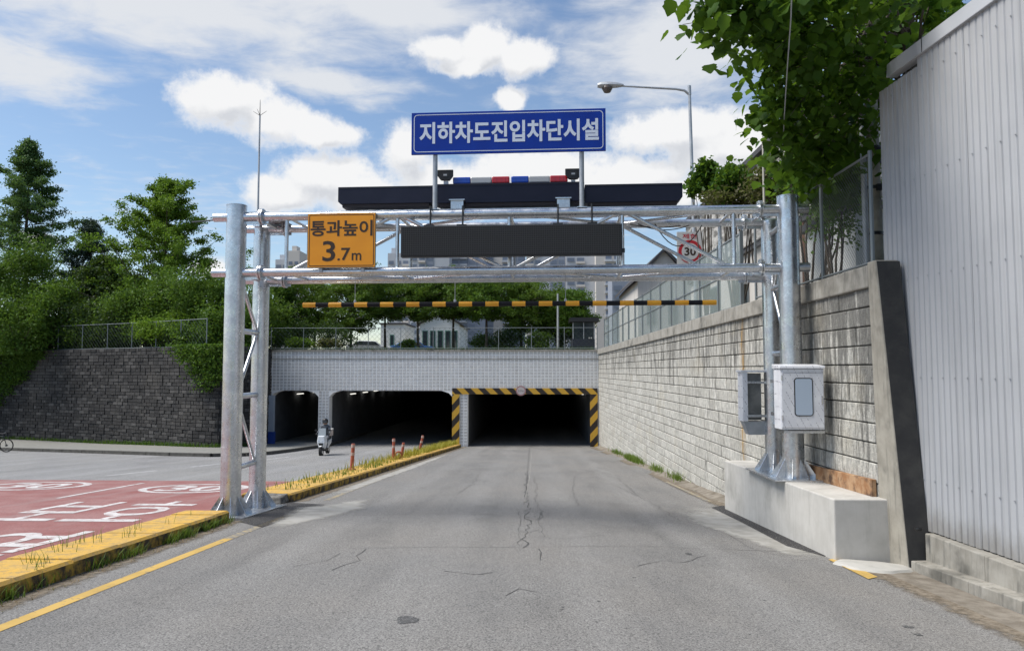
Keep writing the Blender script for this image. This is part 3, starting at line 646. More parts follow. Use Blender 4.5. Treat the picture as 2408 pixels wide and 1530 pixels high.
# ------------------------------------------------------------------ portal
po = empty('tunnel_portal', (-6.5, PY, rz(PY)), 'wide tiled underpass portal with three dark openings', 'underpass')
zf = rz(PY); XL, XR = -18.4, 4.48; T = .447
BORES = [(-17.5, -14.29, T), (-13.58, -5.35, T), (-4.34, 3.80, .50)]
body = MB(); d0 = PY + .02
body.box(XL, XR, d0, PY + .8, T, 3.06)
prev = XL
for x0, x1, _ in BORES: body.box(prev, x0, d0, PY + .8, zf - .3, T - .001); prev = x1
body.box(prev, XR, d0, PY + .8, zf - .3, T - .001)
# haunches in the upper corners of the two open bores
for x0, x1, _ in BORES[:2]:
    for sx, e in ((1, x0), (-1, x1)): body.prism([(e, T - .002), (e + sx * .75, T - .002), (e + sx * .25, T - .16), (e, T - .42)], d0 + .002, PY + .79)
body.build('face', GROUT, po)
MB().box(XL, XR, PY - .10, PY + .9, 3.06, 3.16).build('coping', CONCD, po)
MB().box(XL, XR, PY - .035, PY + .02, 2.53, 2.56).build('string_course', CONCD, po)
its = []; TW, TH = .25, .205
def tiles(x0, x1, z0, z1):
    nx, nz = max(1, round((x1 - x0) / TW)), max(1, round((z1 - z0) / TH)); w_, h_ = (x1 - x0) / nx, (z1 - z0) / nz
    for i in range(nx):
        for k in range(nz):
            c = (x0 + (i + .5) * w_, PY, z0 + (k + .5) * h_); t = float(np.clip(rng.normal(.5, .2), 0, .99))
            its.append(((round(w_ - .055, 3), .03, round(h_ - .045, 3)), Matrix.Translation(c), t, -abs(c[0] + 1.5) - abs(c[2] - 1.6) * 3))
tiles(XL, XR, 2.56, 3.06); tiles(XL, XR, T, 2.53)
prev = XL
for x0, x1, _ in BORES: tiles(prev + .01, x0 - .01, zf, T); prev = x1
tiles(prev + .01, XR, zf, T)
pieces(po, 'tile', its, TILE, 6, 'other_tiles')
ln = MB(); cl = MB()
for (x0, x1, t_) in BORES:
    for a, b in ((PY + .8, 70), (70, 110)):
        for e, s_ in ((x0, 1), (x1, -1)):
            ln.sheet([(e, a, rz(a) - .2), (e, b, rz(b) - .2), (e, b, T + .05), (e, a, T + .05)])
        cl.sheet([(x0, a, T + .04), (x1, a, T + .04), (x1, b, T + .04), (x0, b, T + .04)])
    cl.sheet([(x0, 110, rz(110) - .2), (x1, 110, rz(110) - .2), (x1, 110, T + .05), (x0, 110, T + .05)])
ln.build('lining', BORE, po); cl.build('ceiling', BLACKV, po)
MB().box(XL - .5, XR + .5, PY + .9, PY + 64, T + .12, UP - .02).build('deck', CONCD, po)
for (x, ys_) in ((-17.3, (54, 58, 62, 66)), (-13.35, (54, 58, 62, 66, 70, 74)), (3.6, (54, 57, 60, 64))):
    for y_ in ys_: thing1(MB().box(x - .06, x + .06, y_, y_ + 1.3, T - .42, T - .36), 'tunnel_lamp', LAMPM, 'dim strip lamp inside the %s bore, %s from its mouth' % ({-17.3: 'small left', -13.35: 'middle', 3.6: 'striped right'}[x], ('first', 'second', 'third', 'fourth', 'fifth', 'sixth')[ys_.index(y_)]), 'lamp', {-17.3: 'lamps in the left bore', -13.35: 'lamps in the middle bore', 3.6: 'lamps in the right bore'}[x])
hz = empty('hazard_frame', (-.3, PY - .1, zf), 'yellow and black striped warning frame round the right tunnel opening', 'warning board')
MB().box(-5.36, 4.22, PY - .10, PY - .045, .22, .62).build('lintel_board', HAZH, hz)
MB().box(-5.36, -4.87, PY - .10, PY - .045, zf + .02, .218).build('side_board', HAZL, hz)
MB().box(3.72, 4.22, PY - .10, PY - .045, zf + .02, .218).build('side_board', HAZL, hz)
fs = empty('round_sign', (-.82, PY - .14, .18), 'faded round pinkish sign over the middle of the striped lintel', 'sign')
cyl = lambda r, y0, y1, c: MB().add([(c[0] + r * math.cos(2 * math.pi * i / 24), y, c[1] + r * math.sin(2 * math.pi * i / 24)) for y in (y0, y1) for i in range(24)], [(i, (i + 1) % 24, 24 + (i + 1) % 24, 24 + i) for i in range(24)] + [tuple(range(24)), tuple(range(47, 23, -1))])
cyl(.33, PY - .13, PY - .102, (-.82, .45)).build('rim', mat('faded_red', (.36, .20, .20), .7), fs); cyl(.245, PY - .136, PY - .13, (-.82, .45)).build('face', mat('faded_white', (.50, .45, .44), .7), fs)
lettering('3.7m', lambda x, y: (-1.0 + .36 * x, PY - .139, .37 + .15 * y), mat('faded_black', (.10, .08, .09), .7), fs, .01)
# blue-white guard panel in the small bore
gp_ = empty('guard_post', (-17.2, 48.4, rz(48.4) + .16), 'white guard post with blue foot at the small left bore', 'post')
MB().box(-17.5, -17.05, 48.3, 48.6, rz(48.4) + .95, T - .3).build('shaft', mat('pale_blue_paint', (.34, .39, .46), .5), gp_)
MB().box(-17.5, -17.0, 48.28, 48.62, rz(48.4) + .1, rz(48.4) + .949).build('foot_band', mat('blue_paint', (.02, .06, .30), .5), gp_)
# ------------------------------------------------------------------ gantry
GL = Vector((-5.65, 13.8)); GR = Vector((4.60, 13.35)); gu_ = (GR - GL).normalized(); gv_ = Vector((-gu_.y, gu_.x)); GU = (GR - GL).length
def G(u, v, z): p = GL + gu_ * u + gv_ * v; return Vector((p.x, p.y, z))
def gp(px, py, v):
    """(u, z) of a photo point on the gantry's plane at offset v"""
    d = ray(px, py); o = GL + gv_ * v
    den = gu_.x * d.y - gu_.y * d.x; u = (o.y * d.x - o.x * d.y) / den
    p = o + gu_ * u; t = p.y / d.y; return u, CAM.z + d.z * t
ZU = gp(700, 509, 0)[1]; ZL = gp(700, 640, 0)[1]
ga = empty('gantry', G(GU / 2, .6, rz(13.5)), 'galvanised steel truss gantry spanning the road before the underpass', 'gantry')
ztop = gp(550, 485, 0)[1]; VR = 1.2
def block_top(y): return -.043 - .030 * (y - 10.86)
POSTS = [(0, 0, .185), (0, VR, .165), (GU, 0, .185), (GU, VR, .165)]
for k, (u, v, r) in enumerate(POSTS):
    p = G(u, v, 0); zb_ = rz(p.y) + .02 if u == 0 else block_top(p.y) + .02; zt = ztop if v == 0 else ZU + .02
    post = MB().tube((p.x, p.y, zb_), (p.x, p.y, zt), r, n=28).build('post', GALV, ga, smooth=True)
    if v == 0: MB().tube((p.x, p.y, zt), (p.x, p.y, zt + .015), r + .006, n=28).build('cap', GALV, post, smooth=True)
    MB().lathe([(r + .006, -.012), (r + .006, .012)], (p.x, p.y, zb_ + 1.25), 28).build('weld_ring', GALV, post, smooth=True)
    fin = MB()
    for i in range(8):
        a = 2 * math.pi * (i + .5) / 8; c_, s_ = math.cos(a), math.sin(a); t = .007
        fr = lambda x, y, z: (p.x + c_ * x - s_ * y, p.y + s_ * x + c_ * y, zb_ + z)
        m_ = MB().prism([(r - .01, .0), (r + .20, .0), (r + .20, .04), (r - .01, .36)], -t, t, fr); m_.build('stiffener', GALV, post)
for u in (0, GU):
    yb = G(u, .6, 0).y; z0 = rz(yb) if u == 0 else block_top(yb); q0 = G(u, 0, 0); q1 = G(u, VR, 0)
    zf0 = (rz(q0.y - .45) if u == 0 else block_top(q0.y - .45)); zf1 = (rz(q1.y + .45) if u == 0 else block_top(q1.y + .45))
    P = [G(u - .45, -.45, 0), G(u + .45, -.45, 0), G(u + .45, VR + .45, 0), G(u - .45, VR + .45, 0)]
    MB().hexa([(P[0].x, P[0].y, zf0), (P[1].x, P[1].y, zf0), (P[2].x, P[2].y, zf1), (P[3].x, P[3].y, zf1), (P[0].x, P[0].y, zf0 + .03), (P[1].x, P[1].y, zf0 + .03), (P[2].x, P[2].y, zf1 + .03), (P[3].x, P[3].y, zf1 + .03)]).build('base_plate', GALV, ga, bevel=.004)
    za = z0 + .9
    hs = [za, za + 1.35, za + 2.6, za + 3.7]
    for h in hs: MB().tube(G(u, 0, h), G(u, VR, h), .055, n=14).build('tie', GALV, ga, smooth=True)
    for i, (a, b) in enumerate(zip(hs, hs[1:])): MB().tube(G(u, .15 if i % 2 else VR - .15, a), G(u, VR - .15 if i % 2 else .15, b), .035, n=12).build('brace', GALV, ga, smooth=True)
UA, UB = gp(504, 509, 0)[0], gp(1900, 497, 0)[0]
fl_u = [gp(617, 509, 0)[0], gp(1787, 497, 0)[0]]
for v, r in ((.0, .082), (VR, .080)):
    for zc in (ZU, ZL):
        ch = MB().tube(G(UA, v + .0, zc), G(UB, v, zc), r, n=20).build('chord', GALV, ga, smooth=True)
        for fu in fl_u:
            for k in (-.03, .008): MB().tube(G(fu + k, v, zc), G(fu + k + .022, v, zc), r + .075, n=20).build('flange', GALV, ch, smooth=True)
            bo = MB()
            for i in range(8):
                a = 2 * math.pi * i / 8; c0 = G(fu - .055, v, zc) + gv_.to_3d() * math.cos(a) * (r + .045) + Vector((0, 0, math.sin(a) * (r + .045))); bo.tube(c0, c0 + gu_.to_3d() * .11, .012, n=6)
            bo.build('bolts', STEELG, ch, kind='stuff')
us = [gp(px, 520, 0)[0] for px in (675, 935, 1198, 1463, 1725)]
for v in (0, VR):
    for i, u in enumerate(us): MB().tube(G(u, v, ZL), G(u, v, ZU), .036, n=12).build('web_post', GALV, ga, smooth=True)
    for i, (a, b) in enumerate(zip(us, us[1:])):
        z0, z1 = (ZL, ZU) if i % 2 == 0 else (ZU, ZL); MB().tube(G(a + .04, v, z0), G(b - .04, v, z1), .036, n=12).build('web_diagonal', GALV, ga, smooth=True)
for zc in (ZU, ZL):
    for i, u in enumerate([.35] + us + [GU - .35]): MB().tube(G(u, 0, zc), G(u, VR, zc), .03, n=10).build('cross_tie', GALV, ga, smooth=True)
    for i, (a, b) in enumerate(zip(us, us[1:])):
        v0, v1 = (0, VR) if i % 2 == 0 else (VR, 0); MB().tube(G(a, v0, zc), G(b, v1, zc), .028, n=10).build('lacing', GALV, ga, smooth=True)
for u in (.0, GU):       # saddle plates that carry the chords on the posts
    for v in (0, VR):
        for zc in (ZU, ZL):
            sg = 1 if u == 0 else -1
            MB().box(min(u, u + sg * .62), max(u, u + sg * .62), v - .012, v + .012, zc - .13, zc - .084, G).build('saddle', GALV, ga)
    MB().box(u - .16 if u else .1, u + (-.1 if u else .62), -.02, VR + .02, ZU + .085, ZU + .098, G).build('top_plate', GALV, ga)

# ---- signs and equipment on the gantry
def gbox(px0, py0, px1, py1, v, dep):
    u0, z1 = gp(px0, py0, v); u1, _ = gp(px1, py0, v); _, z0 = gp(px0, py1, v); return u0, u1, v, v + dep, z0, z1
def frame_line(mb, u0, u1, z0, z1, v, wd, rad=.06):
    pts = []
    for cx_, cz_, a0 in ((u1 - rad, z1 - rad, 0), (u0 + rad, z1 - rad, 90), (u0 + rad, z0 + rad, 180), (u1 - rad, z0 + rad, 270)):
        for k in range(5):
            a = math.radians(a0 + k * 22.5); pts.append((cx_, cz_, math.cos(a), math.sin(a)))
    n = len(pts)
    for i in range(n):
        (a, b, c, d), (e, f_, g_, h) = pts[i], pts[(i + 1) % n]; r0, r1 = rad, max(rad - wd, .002)
        mb.sheet([G(a + c * r0, v, b + d * r0), G(e + g_ * r0, v, f_ + h * r0), G(e + g_ * r1, v, f_ + h * r1), G(a + c * r1, v, b + d * r1)])
# amber height sign
vb = -.14; u0, u1, _, _, z0, z1 = gbox(724, 502, 884, 630, vb, .03)
ys_ = empty('height_limit_sign', G((u0 + u1) / 2, vb, z0), 'amber passing-height sign with black Korean text and 3.7m', 'sign')
MB().box(u0, u1, vb, vb + .03, z0, z1, G).build('panel', SIGNG, ys_)
MB().box(u0 + .012, u1 - .012, vb - .004, vb - .001, z0 + .012, z1 - .012, G).build('face', SIGNY, ys_)
mb = MB(); frame_line(mb, u0 + .03, u1 - .03, z0 + .03, z1 - .03, vb - .006, .014, .03); mb.build('border', SIGNK, ys_)
W_, H_ = u1 - u0, z1 - z0
def on_g(a, b, c, d, v): return lambda x, y: G(a + (b - a) * x, v, c + (d - c) * y)
lettering('통과높이', on_g(u0 + .045 * W_, u1 - .045 * W_, z0 + .575 * H_, z0 + .865 * H_, vb - .007), SIGNK, ys_, .024)
lettering('3', on_g(u0 + .225 * W_, u0 + .415 * W_, z0 + .115 * H_, z0 + .49 * H_, vb - .007), SIGNK, ys_, .014)
lettering('.', on_g(u0 + .445 * W_, u0 + .485 * W_, z0 + .13 * H_, z0 + .17 * H_, vb - .007), SIGNK, ys_, .02)
lettering('7', on_g(u0 + .50 * W_, u0 + .635 * W_, z0 + .13 * H_, z0 + .36 * H_, vb - .007), SIGNK, ys_, .018)
lettering('m', on_g(u0 + .655 * W_, u0 + .795 * W_, z0 + .13 * H_, z0 + .265 * H_, vb - .007), SIGNK, ys_, .012)
for u in (u0 + .25, u1 - .25): MB().box(u - .03, u + .03, vb + .03, .0, ZL - .02, ZU + .03, G).build('bracket', STEELG, ys_)
# blue name sign on two stalks
vb = -.06; u0, z1 = gp(968, 266, vb); u1, _ = gp(1424, 258, vb); _, z0 = gp(968, 364, vb); W_, H_ = u1 - u0, z1 - z0
bs = empty('blue_sign', G((u0 + u1) / 2, vb, ZU), 'long blue sign with white Korean lettering standing on top of the gantry', 'sign')
MB().box(u0, u1, vb, vb + .045, z0, z1, G).build('panel', BLUE, bs, bevel=.004)
mb = MB(); frame_line(mb, u0 + .045, u1 - .045, z0 + .04, z1 - .04, vb - .003, .014, .07); mb.build('border', SIGNW, bs)
lettering('지하차도진입차단시설', on_g(u0 + .042 * W_, u1 - .035 * W_, z0 + .25 * H_, z0 + .765 * H_, vb - .004), SIGNW, bs, .030)
for px in (1023, 1368):
    u = gp(px, 430, vb + .08)[0]; MB().tube(G(u, vb + .09, ZU + .04), G(u, vb + .09, z1 - .05), .045, n=16).build('stalk', STEELG, bs, smooth=True)
    MB().box(u - .09, u + .09, vb - .0, vb + .2, ZU + .078, ZU + .092, G).build('foot_plate', GALV, bs)
# LED board
vb = -.32; u0, z1 = gp(942, 532, vb); u1, _ = gp(1463, 527, vb); _, z0 = gp(945, 604, vb)
lb = empty('led_board', G((u0 + u1) / 2, vb, z0), 'blank dark LED message board hanging from the upper gantry tube', 'message board')
MB().box(u0, u1, vb + .02, vb + .17, z0, z1, G).build('housing', DARKST, lb, bevel=.006)
MB().box(u0 + .03, u1 - .03, vb, vb + .018, z0 + .02, z1 - .02, G).build('screen', LED, lb)
for px in (1012, 1088, 1312, 1392):
    u = gp(px, 505, -.12)[0]; h = MB().tube(G(u, -.115, z1 - .08), G(u, -.115, ZU + .13), .017, n=8).build('hook', DARKST, lb)
    MB().path([G(u, -.115, ZU + .12), G(u, -.06, ZU + .125), G(u, .06, ZU + .125), G(u, .115, ZU + .12)], .014).build('strap', DARKST, h)
    MB().box(u - .09, u + .09, vb + .05, -.08, z1 + .002, z1 + .035, G).build('lug', DARKST, lb)
MB().box(u1 + .002, u1 + .05, vb + .05, vb + .12, z0 + .05, z0 + .12, G).build('cable_gland', BLACKP, lb)
# barrier casing on a tray
vb = .42; _, zt0 = gp(1200, 497, vb); _, zt1 = gp(1200, 486, vb); ut0, ut1 = gp(748, 490, vb)[0], gp(1640, 490, vb)[0]
zt0 = ZU + .09; zt1 = zt0 + .09
cb = empty('barrier_casing', G((ut0 + ut1) / 2, vb, zt1), 'long dark navy roll-down barrier casing lying on the gantry behind the blue sign', 'barrier')
MB().box(ut0, ut1, vb - .05, vb + .55, zt0, zt1, G).build('tray', GALV, cb, bevel=.006)
def casing(px0, px1, pt, pb, r=None, v=vb):
    a, zt = gp(px0, pt, v); b = gp(px1, pt, v)[0]; zb_ = gp(px0, pb, v)[1]; c = .05
    poly = [(a, zb_ + (c if r == 'L' else 0)), (a + (c if r == 'L' else 0), zb_), (b - (c * 1.6 if r == 'R' else 0), zb_), (b, zb_ + (c * 1.6 if r == 'R' else 0)), (b, zt), (a, zt)]
    poly = [p for i, p in enumerate(poly) if p not in poly[:i]]
    o = MB().prism(poly, v, v + .45, G).build('casing', NAVY, cb, bevel=.008)
    MB().box(a + .08, b - .1, v + .03, v + .40, zb_ - .06, zb_ - .001, G).build('roll_slot', NAVYU, o); MB().box(a + .02, b - .02, v - .006, v - .001, zt - .035, zt - .027, G).build('seam', BLACKP, o)
    return zt
casing(795, 1021, 440, 480, 'L'); ztc = casing(1022, 1374, 433, 478, None, vb - .03); casing(1375, 1605, 434, 476, 'R')
for px in (1075, 1325):
    u = gp(px, 480, vb - .12)[0]
    st_ = MB().box(u - .12, u + .12, vb - .14, vb - .05, zt1 - .02, zt1 + .14, G).build('bearing_bracket', GALV, cb); MB().box(u - .15, u + .15, vb - .18, vb - .02, zt1 + .141, zt1 + .16, G).build('bearing_plate', GALV, st_)
# light bars and sirens
for i, (a, b) in enumerate(((1065, 1198), (1202, 1335))):
    v = vb + .1; u0 = gp(a, 420, v)[0]; u1 = gp(b, 420, v)[0]; h = .16; L = u1 - u0
    rb = empty('warning_light_bar', G((u0 + u1) / 2, v, ztc), ('blue, clear and red warning light bar, the one left of centre', 'blue, clear and red warning light bar, the one right of centre')[i], 'warning light', 'light bars on the barrier casing')
    MB().box(u0 + .02, u1 - .02, v, v + .28, ztc, ztc + .03, G).build('base', BLACKP, rb)
    for k, (f0, f1, m_) in enumerate(((0, .31, LBLUE), (.315, .685, LCLEAR), (.69, 1, LRED))):
        le = MB().box(u0 + f0 * L, u0 + f1 * L, v - .01, v + .29, ztc + .031, ztc + h + (.0 if k != 1 else -.005), G).build('lens', m_, rb, bevel=.018)
        if k != 1:
            for j in range(1, 4): MB().box(u0 + (f0 + (f1 - f0) * j / 4) * L - .004, u0 + (f0 + (f1 - f0) * j / 4) * L + .004, v - .014, v - .0105, ztc + .045, ztc + h - .015, G).build('rib', m_, le)
for i, px in enumerate((1047, 1348)):
    v = vb - .02; u = gp(px, 410, v)[0]; zc = gp(px, 411 - i * 3, v)[1]
    sn = empty('siren_horn', G(u, v, ztc), ('black siren loudspeaker beside the left stalk of the blue sign', 'black siren loudspeaker beside the right stalk of the blue sign')[i], 'siren', 'siren loudspeakers')
    MB().add([G(u + a, v + d, zc + b) for d, k in ((0, 1), (.06, .96), (.30, .45)) for a, b in ((-.155 * k, .10 * k), (.155 * k, .10 * k), (.155 * k, -.02 * k), (.09 * k, -.105 * k), (-.09 * k, -.105 * k), (-.155 * k, -.02 * k))],
             [(0, 1, 2, 3, 4, 5), (17, 16, 15, 14, 13, 12)] + [(r * 6 + i_, r * 6 + (i_ + 1) % 6, (r + 1) * 6 + (i_ + 1) % 6, (r + 1) * 6 + i_) for r in (0, 1) for i_ in range(6)]).build('horn', BLACKP, sn, bevel=.01)
    MB().add([G(u + .075 * math.cos(t) , v - .004, zc + .0 + .055 * math.sin(t)) for t in np.linspace(0, 2 * math.pi, 17)[:-1]], [tuple(range(16))]).build('throat', DARKST, sn)
    MB().box(u - .035, u + .035, v - .008, v - .005, zc - .022, zc + .012, G).build('driver', STEELG, sn)
    MB().box(u - .04, u + .04, v + .05, v + .16, ztc, zc - .10, G).build('mount', SIGNW, sn)
# striped height bar hung on cables
vb = .55; ub0, zb0 = gp(713, 717, vb); ub1, zb1 = gp(1684, 711, vb); zb_ = (zb0 + zb1) / 2 
hb = empty('height_bar', G((ub0 + ub1) / 2, vb, zb_), 'yellow and black banded height-limit bar hanging below the gantry', 'height bar'); n = 31
for k in range(n):
    a, b = ub0 + (ub1 - ub0) * k / n, ub0 + (ub1 - ub0) * (k + 1) / n; za_ = lambda t: zb0 + (zb1 - zb0) * t
    f = 1.12; 
    MB().tube(G(a, vb, za_(k / n)), G(b, vb, za_((k + 1) / n)), .048 if k % 2 == 0 else .046, n=14).build('yellow_band' if k % 2 == 0 else 'black_band', BARY if k % 2 == 0 else KBAR, hb, smooth=True)
for px in (835, 1070, 1330, 1590):
    u = gp(px, 690, vb)[0]; MB().tube(G(u, vb, zb_ + .05), G(u, vb, ZL), .006, n=6).build('cable', STEELG, hb)
    MB().lathe([(.001, -.02), (.028, -.01), (.028, .03), (.001, .05)], tuple(G(u, vb, zb_ + .05)), 8).build('shackle', STEELG, hb)
# rods
u, zt = gp(612, 235, .9); _, zf_ = gp(612, 272, .9); zb_ = ZU + .05; q = gp(608, 488, .9)[0]
lr = empty('lightning_rod', G(u, .9, zb_), 'slim steel lightning rod with forked tip over the left gantry post', 'lightning rod')
MB().tube(G(u, .9, zb_), G(u, .9, zf_), .022, .016, n=10).build('mast', STEELG, lr, smooth=True); MB().tube(G(u, .9, zf_), G(u, .9, zt), .010, .004, n=8).build('tip', DARKST, lr)
for k in range(4):
    a = k * math.pi / 2; MB().tube(G(u, .9, zf_), G(u + .14 * math.cos(a), .9 + .14 * math.sin(a), zf_ + .09), .006, .003, n=6).build('prong', DARKST, lr)
MB().box(u - .07, u + .07, .83, .97, zb_ - .06, zb_ + .02, G).build('clamp', GALV, lr)
v = .75; u, zt = gp(1790, 215, v); u2, zb_ = gp(1797, 478, v)
lr = empty('antenna_mast', G(u2, v, zb_ - .1), 'thin cream rod standing beside the right gantry post, before the foliage', 'mast')
MB().tube(G(u2, v, zb_ - .12), G(u2, v, zb_ + 1.2), .024, .020, n=10).build('lower_mast', mat('cream_mast', (.42, .40, .35), .6), lr, smooth=True); MB().tube(G(u2, v, zb_ + 1.2), G(u2, v, zt), .013, .008, n=8).build('upper_mast', MATS['cream_mast'], lr, smooth=True)
# loose cables in the right bay
cbm = MB()
for k, (a, b, sag) in enumerate(((1500, 1620, .10), (1540, 1650, .42), (1480, 1600, .05))):
    p0 = G(gp(a, 527, .7)[0], .7, ZU - .1); p1 = G(gp(b, 527, .8)[0], .8, ZU - .12); cbm.path([p0.lerp(p1, t) - Vector((0, 0, 4 * sag * t * (1 - t))) for t in np.linspace(0, 1, 12)], .010)
thing1(cbm, 'loose_cables', BLACKP, 'black cables looping under the upper gantry tubes near the right end', 'cable', kind='thing')

# ------------------------------------------------------------------ concrete footing, cabinet, shed
F0 = [(4.30, 10.86), (5.10, 10.86), (4.93, 16.98), (4.30, 16.98)]  # footing, pillar, shed and plinth coordinates scaled up about the camera, then baked
fb = MB(); tops = [block_top(y) for _, y in F0]
fb.hexa([(x, y, rzx(x, y) - .02) for x, y in F0] + [(x, y, t) for (x, y), t in zip(F0, tops)])
thing1(fb, 'concrete_footing', CONC, 'long pale concrete footing block under the right gantry posts', 'footing', bevel=.02)
dab = MB(); n = 26
ring0 = []; 
for i in range(n):
    a = 2 * math.pi * i / n; k = 1 + .10 * math.sin(3 * a + 1) + .05 * math.sin(7 * a); ring0.append((a, k))
for i, (s_, h) in enumerate(((1, .004), (.93, .045), (.70, .06), (.35, .066))): dab.v += [(4.66 + .52 * s_ * k * math.cos(a) , 10.46 + .40 * s_ * k * math.sin(a), rzx(4.66 + .52 * s_ * k * math.cos(a), 10.46 + .40 * s_ * k * math.sin(a)) + h * .8) for a, k in ring0]; dab.t += [.5] * n
dab.f += [(r * n + i, r * n + (i + 1) % n, (r + 1) * n + (i + 1) % n, (r + 1) * n + i) for r in range(3) for i in range(n)] + [tuple(range(3 * n, 4 * n))]
thing1(dab, 'concrete_spill', CONCW, 'flat white spill of set concrete in front of the footing block', 'concrete', smooth=True)
thing1(MB().hexa([(4.96, 11.12, -.052), (5.03, 11.12, -.052), (4.98, 14.4, -.15), (4.91, 14.4, -.15), (4.96, 11.12, .20), (5.03, 11.12, .20), (4.98, 14.4, .08), (4.91, 14.4, .08)]), 'rusted_plate', RUST, 'rusty orange steel plate lying along the wall foot behind the footing', 'steel plate', bevel=.006)
# cabinet on the front post
CYF = 12.50
p0, p1 = A(1835, 866, CYF), A(1941, 1010, CYF)
cx0, cx1, cz1, cz0 = p0.x, p1.x, p0.z, p1.z
ca = empty('control_cabinet', ((cx0 + cx1) / 2, CYF, cz0), 'film-wrapped stainless control cabinet with a rounded window on the right post', 'cabinet')
MB().box(cx0, cx1, CYF + .02, CYF + .36, cz0, cz1, ).build('body', FILM, ca, bevel=.008)
MB().hexa([(cx0 - .02, CYF - .03, cz1 + .001), (cx1 + .01, CYF - .03, cz1 + .001), (cx1 + .01, CYF + .39, cz1 + .001), (cx0 - .02, CYF + .39, cz1 + .001), (cx0 - .02, CYF - .02, cz1 + .045), (cx1 + .01, CYF - .02, cz1 + .045), (cx1 + .01, CYF + .39, cz1 + .075), (cx0 - .02, CYF + .39, cz1 + .075)]).build('rain_hood', FILM, ca, bevel=.006)
door = MB().box(cx0 + .012, cx1 - .012, CYF, CYF + .018, cz0 + .035, cz1 - .075).build('door', FILM, ca, bevel=.005)
MB().box(cx0 + .04, cx1 - .012, CYF - .004, CYF + .018, cz1 - .066, cz1 - .01).build('top_rail', FILM, ca)
MB().box(cx0 + .04, cx1 - .004, CYF + .004, CYF + .30, cz0 - .06, cz0 - .02).build('bottom_rail', GALV, ca)
wx0, wx1 = A(1867, 900, CYF).x, A(1911, 900, CYF).x; wz1, wz0 = A(1890, 888, CYF).z, A(1890, 978, CYF).z
def rrect(x0, x1, z0, z1, r, y0, y1):
    P = []
    for cx_, cz_, a0 in ((x1 - r, z1 - r, 0), (x0 + r, z1 - r, 90), (x0 + r, z0 + r, 180), (x1 - r, z0 + r, 270)):
        P += [(cx_ + r * math.cos(math.radians(a0 + k * 22.5)), cz_ + r * math.sin(math.radians(a0 + k * 22.5))) for k in range(5)]
    return MB().prism(P, y0, y1)
MB().box(cx1 - .055, cx1 - .035, CYF - .018, CYF - .001, (cz0 + cz1) / 2 - .09, (cz0 + cz1) / 2 + .05).build('handle', CHROME, door)
for z_ in (cz0 + .15, cz1 - .2): MB().tube((cx0 + .018, CYF - .006, z_), (cx0 + .018, CYF - .006, z_ + .09), .010, n=8).build('hinge', CHROME, door)
wn = rrect(wx0, wx1, wz0, wz1, .05, CYF - .010, CYF - .0015).build('window_gasket', BLACKP, door); rrect(wx0 + .016, wx1 - .016, wz0 + .016, wz1 - .016, .036, CYF - .013, CYF - .0101).build('window_pane', CABW, door)
for z_ in (cz0 + .2, cz1 - .25): MB().box(cx0 + .05, cx0 + .45, CYF + .361, CYF + .70, z_, z_ + .06).build('mount', GALV, ca)
# smaller cabinet on the rear post, seen from its side
CY2 = 14.55; p0, p1 = A(1744, 870, CY2), A(1792, 990, CY2)
c2_ = empty('junction_box', ((p0.x + p1.x) / 2, CY2, p1.z), 'narrow junction box with open grey side on the rear right post', 'junction box')
MB().box(p0.x, p0.x + .10, CY2 - .04, CY2 + .30, p1.z, p0.z - .04).build('door', FILM, c2_, bevel=.006)
MB().box(p0.x + .102, p1.x, CY2 + .02, CY2 + .30, p1.z + .02, p0.z - .06).build('body', mat('box_grey', rough=.5, fn=mottled((.10, .105, .10), (.20, .20, .19), 3, 4, bst=0)), c2_)
MB().box(p0.x - .03, p1.x + .1, CY2 - .06, CY2 + .32, p0.z - .039, p0.z).build('rain_hood', FILM, c2_, bevel=.004)
for zz_ in (p1.z + .08, p0.z - .26): MB().box(p0.x + .1, p1.x + .12, CY2 - .02, CY2 + .018, zz_, zz_ + .045).build('strut', GALV, c2_)
MB().hexa([(p0.x + .12, CY2, p1.z - .26), (p1.x + .1, CY2, p1.z - .26), (p1.x + .1, CY2 + .25, p1.z - .26), (p0.x + .12, CY2 + .25, p1.z - .26), (p0.x + .02, CY2, p1.z - .002), (p1.x + .1, CY2, p1.z - .002), (p1.x + .1, CY2 + .25, p1.z - .002), (p0.x + .02, CY2 + .25, p1.z - .002)]).build('bracket', STEELG, c2_)
# shed of ribbed steel sheet
def sx(y): return 6.165 - .07 * y
sh = empty('shed', (sx(3), 3, -.42), 'tall pale grey shed clad in ribbed steel sheet at the right edge', 'shed')
Y1, Y0, PIT = 11.35, -4.5, .125
def rib_sheet(ya, yb, zlo, zhi):
    prof = []; y = ya
    while y > yb + 1e-6:
        e = max(y - PIT, yb); L = y - e
        prof += [(y, .0), (y - L * .70, .0), (y - L * .78, .018), (y - L * .92, .018)]; y = e
    prof.append((yb, .0)); mb = MB(); n = len(prof)
    lap = .004 * (int(round((Y1 - ya) / (PIT * 8))) % 2); vs = [(sx(y) - .018 - lap + d, y, z) for z in (zlo, zhi) for y, d in prof]
    mb.add(vs, [(i, i + 1, n + i + 1, n + i) for i in range(n - 1)]); return mb
y = Y1; k = 0
while y > Y0:
    e = max(y - PIT * 8, Y0); zt = 6.08 if k == 0 else 6.24
    rib_sheet(y, e, -.40 + .012 * (11.1 - y), zt).build('wall_sheet', SHEDM, sh); y = e; k += 1
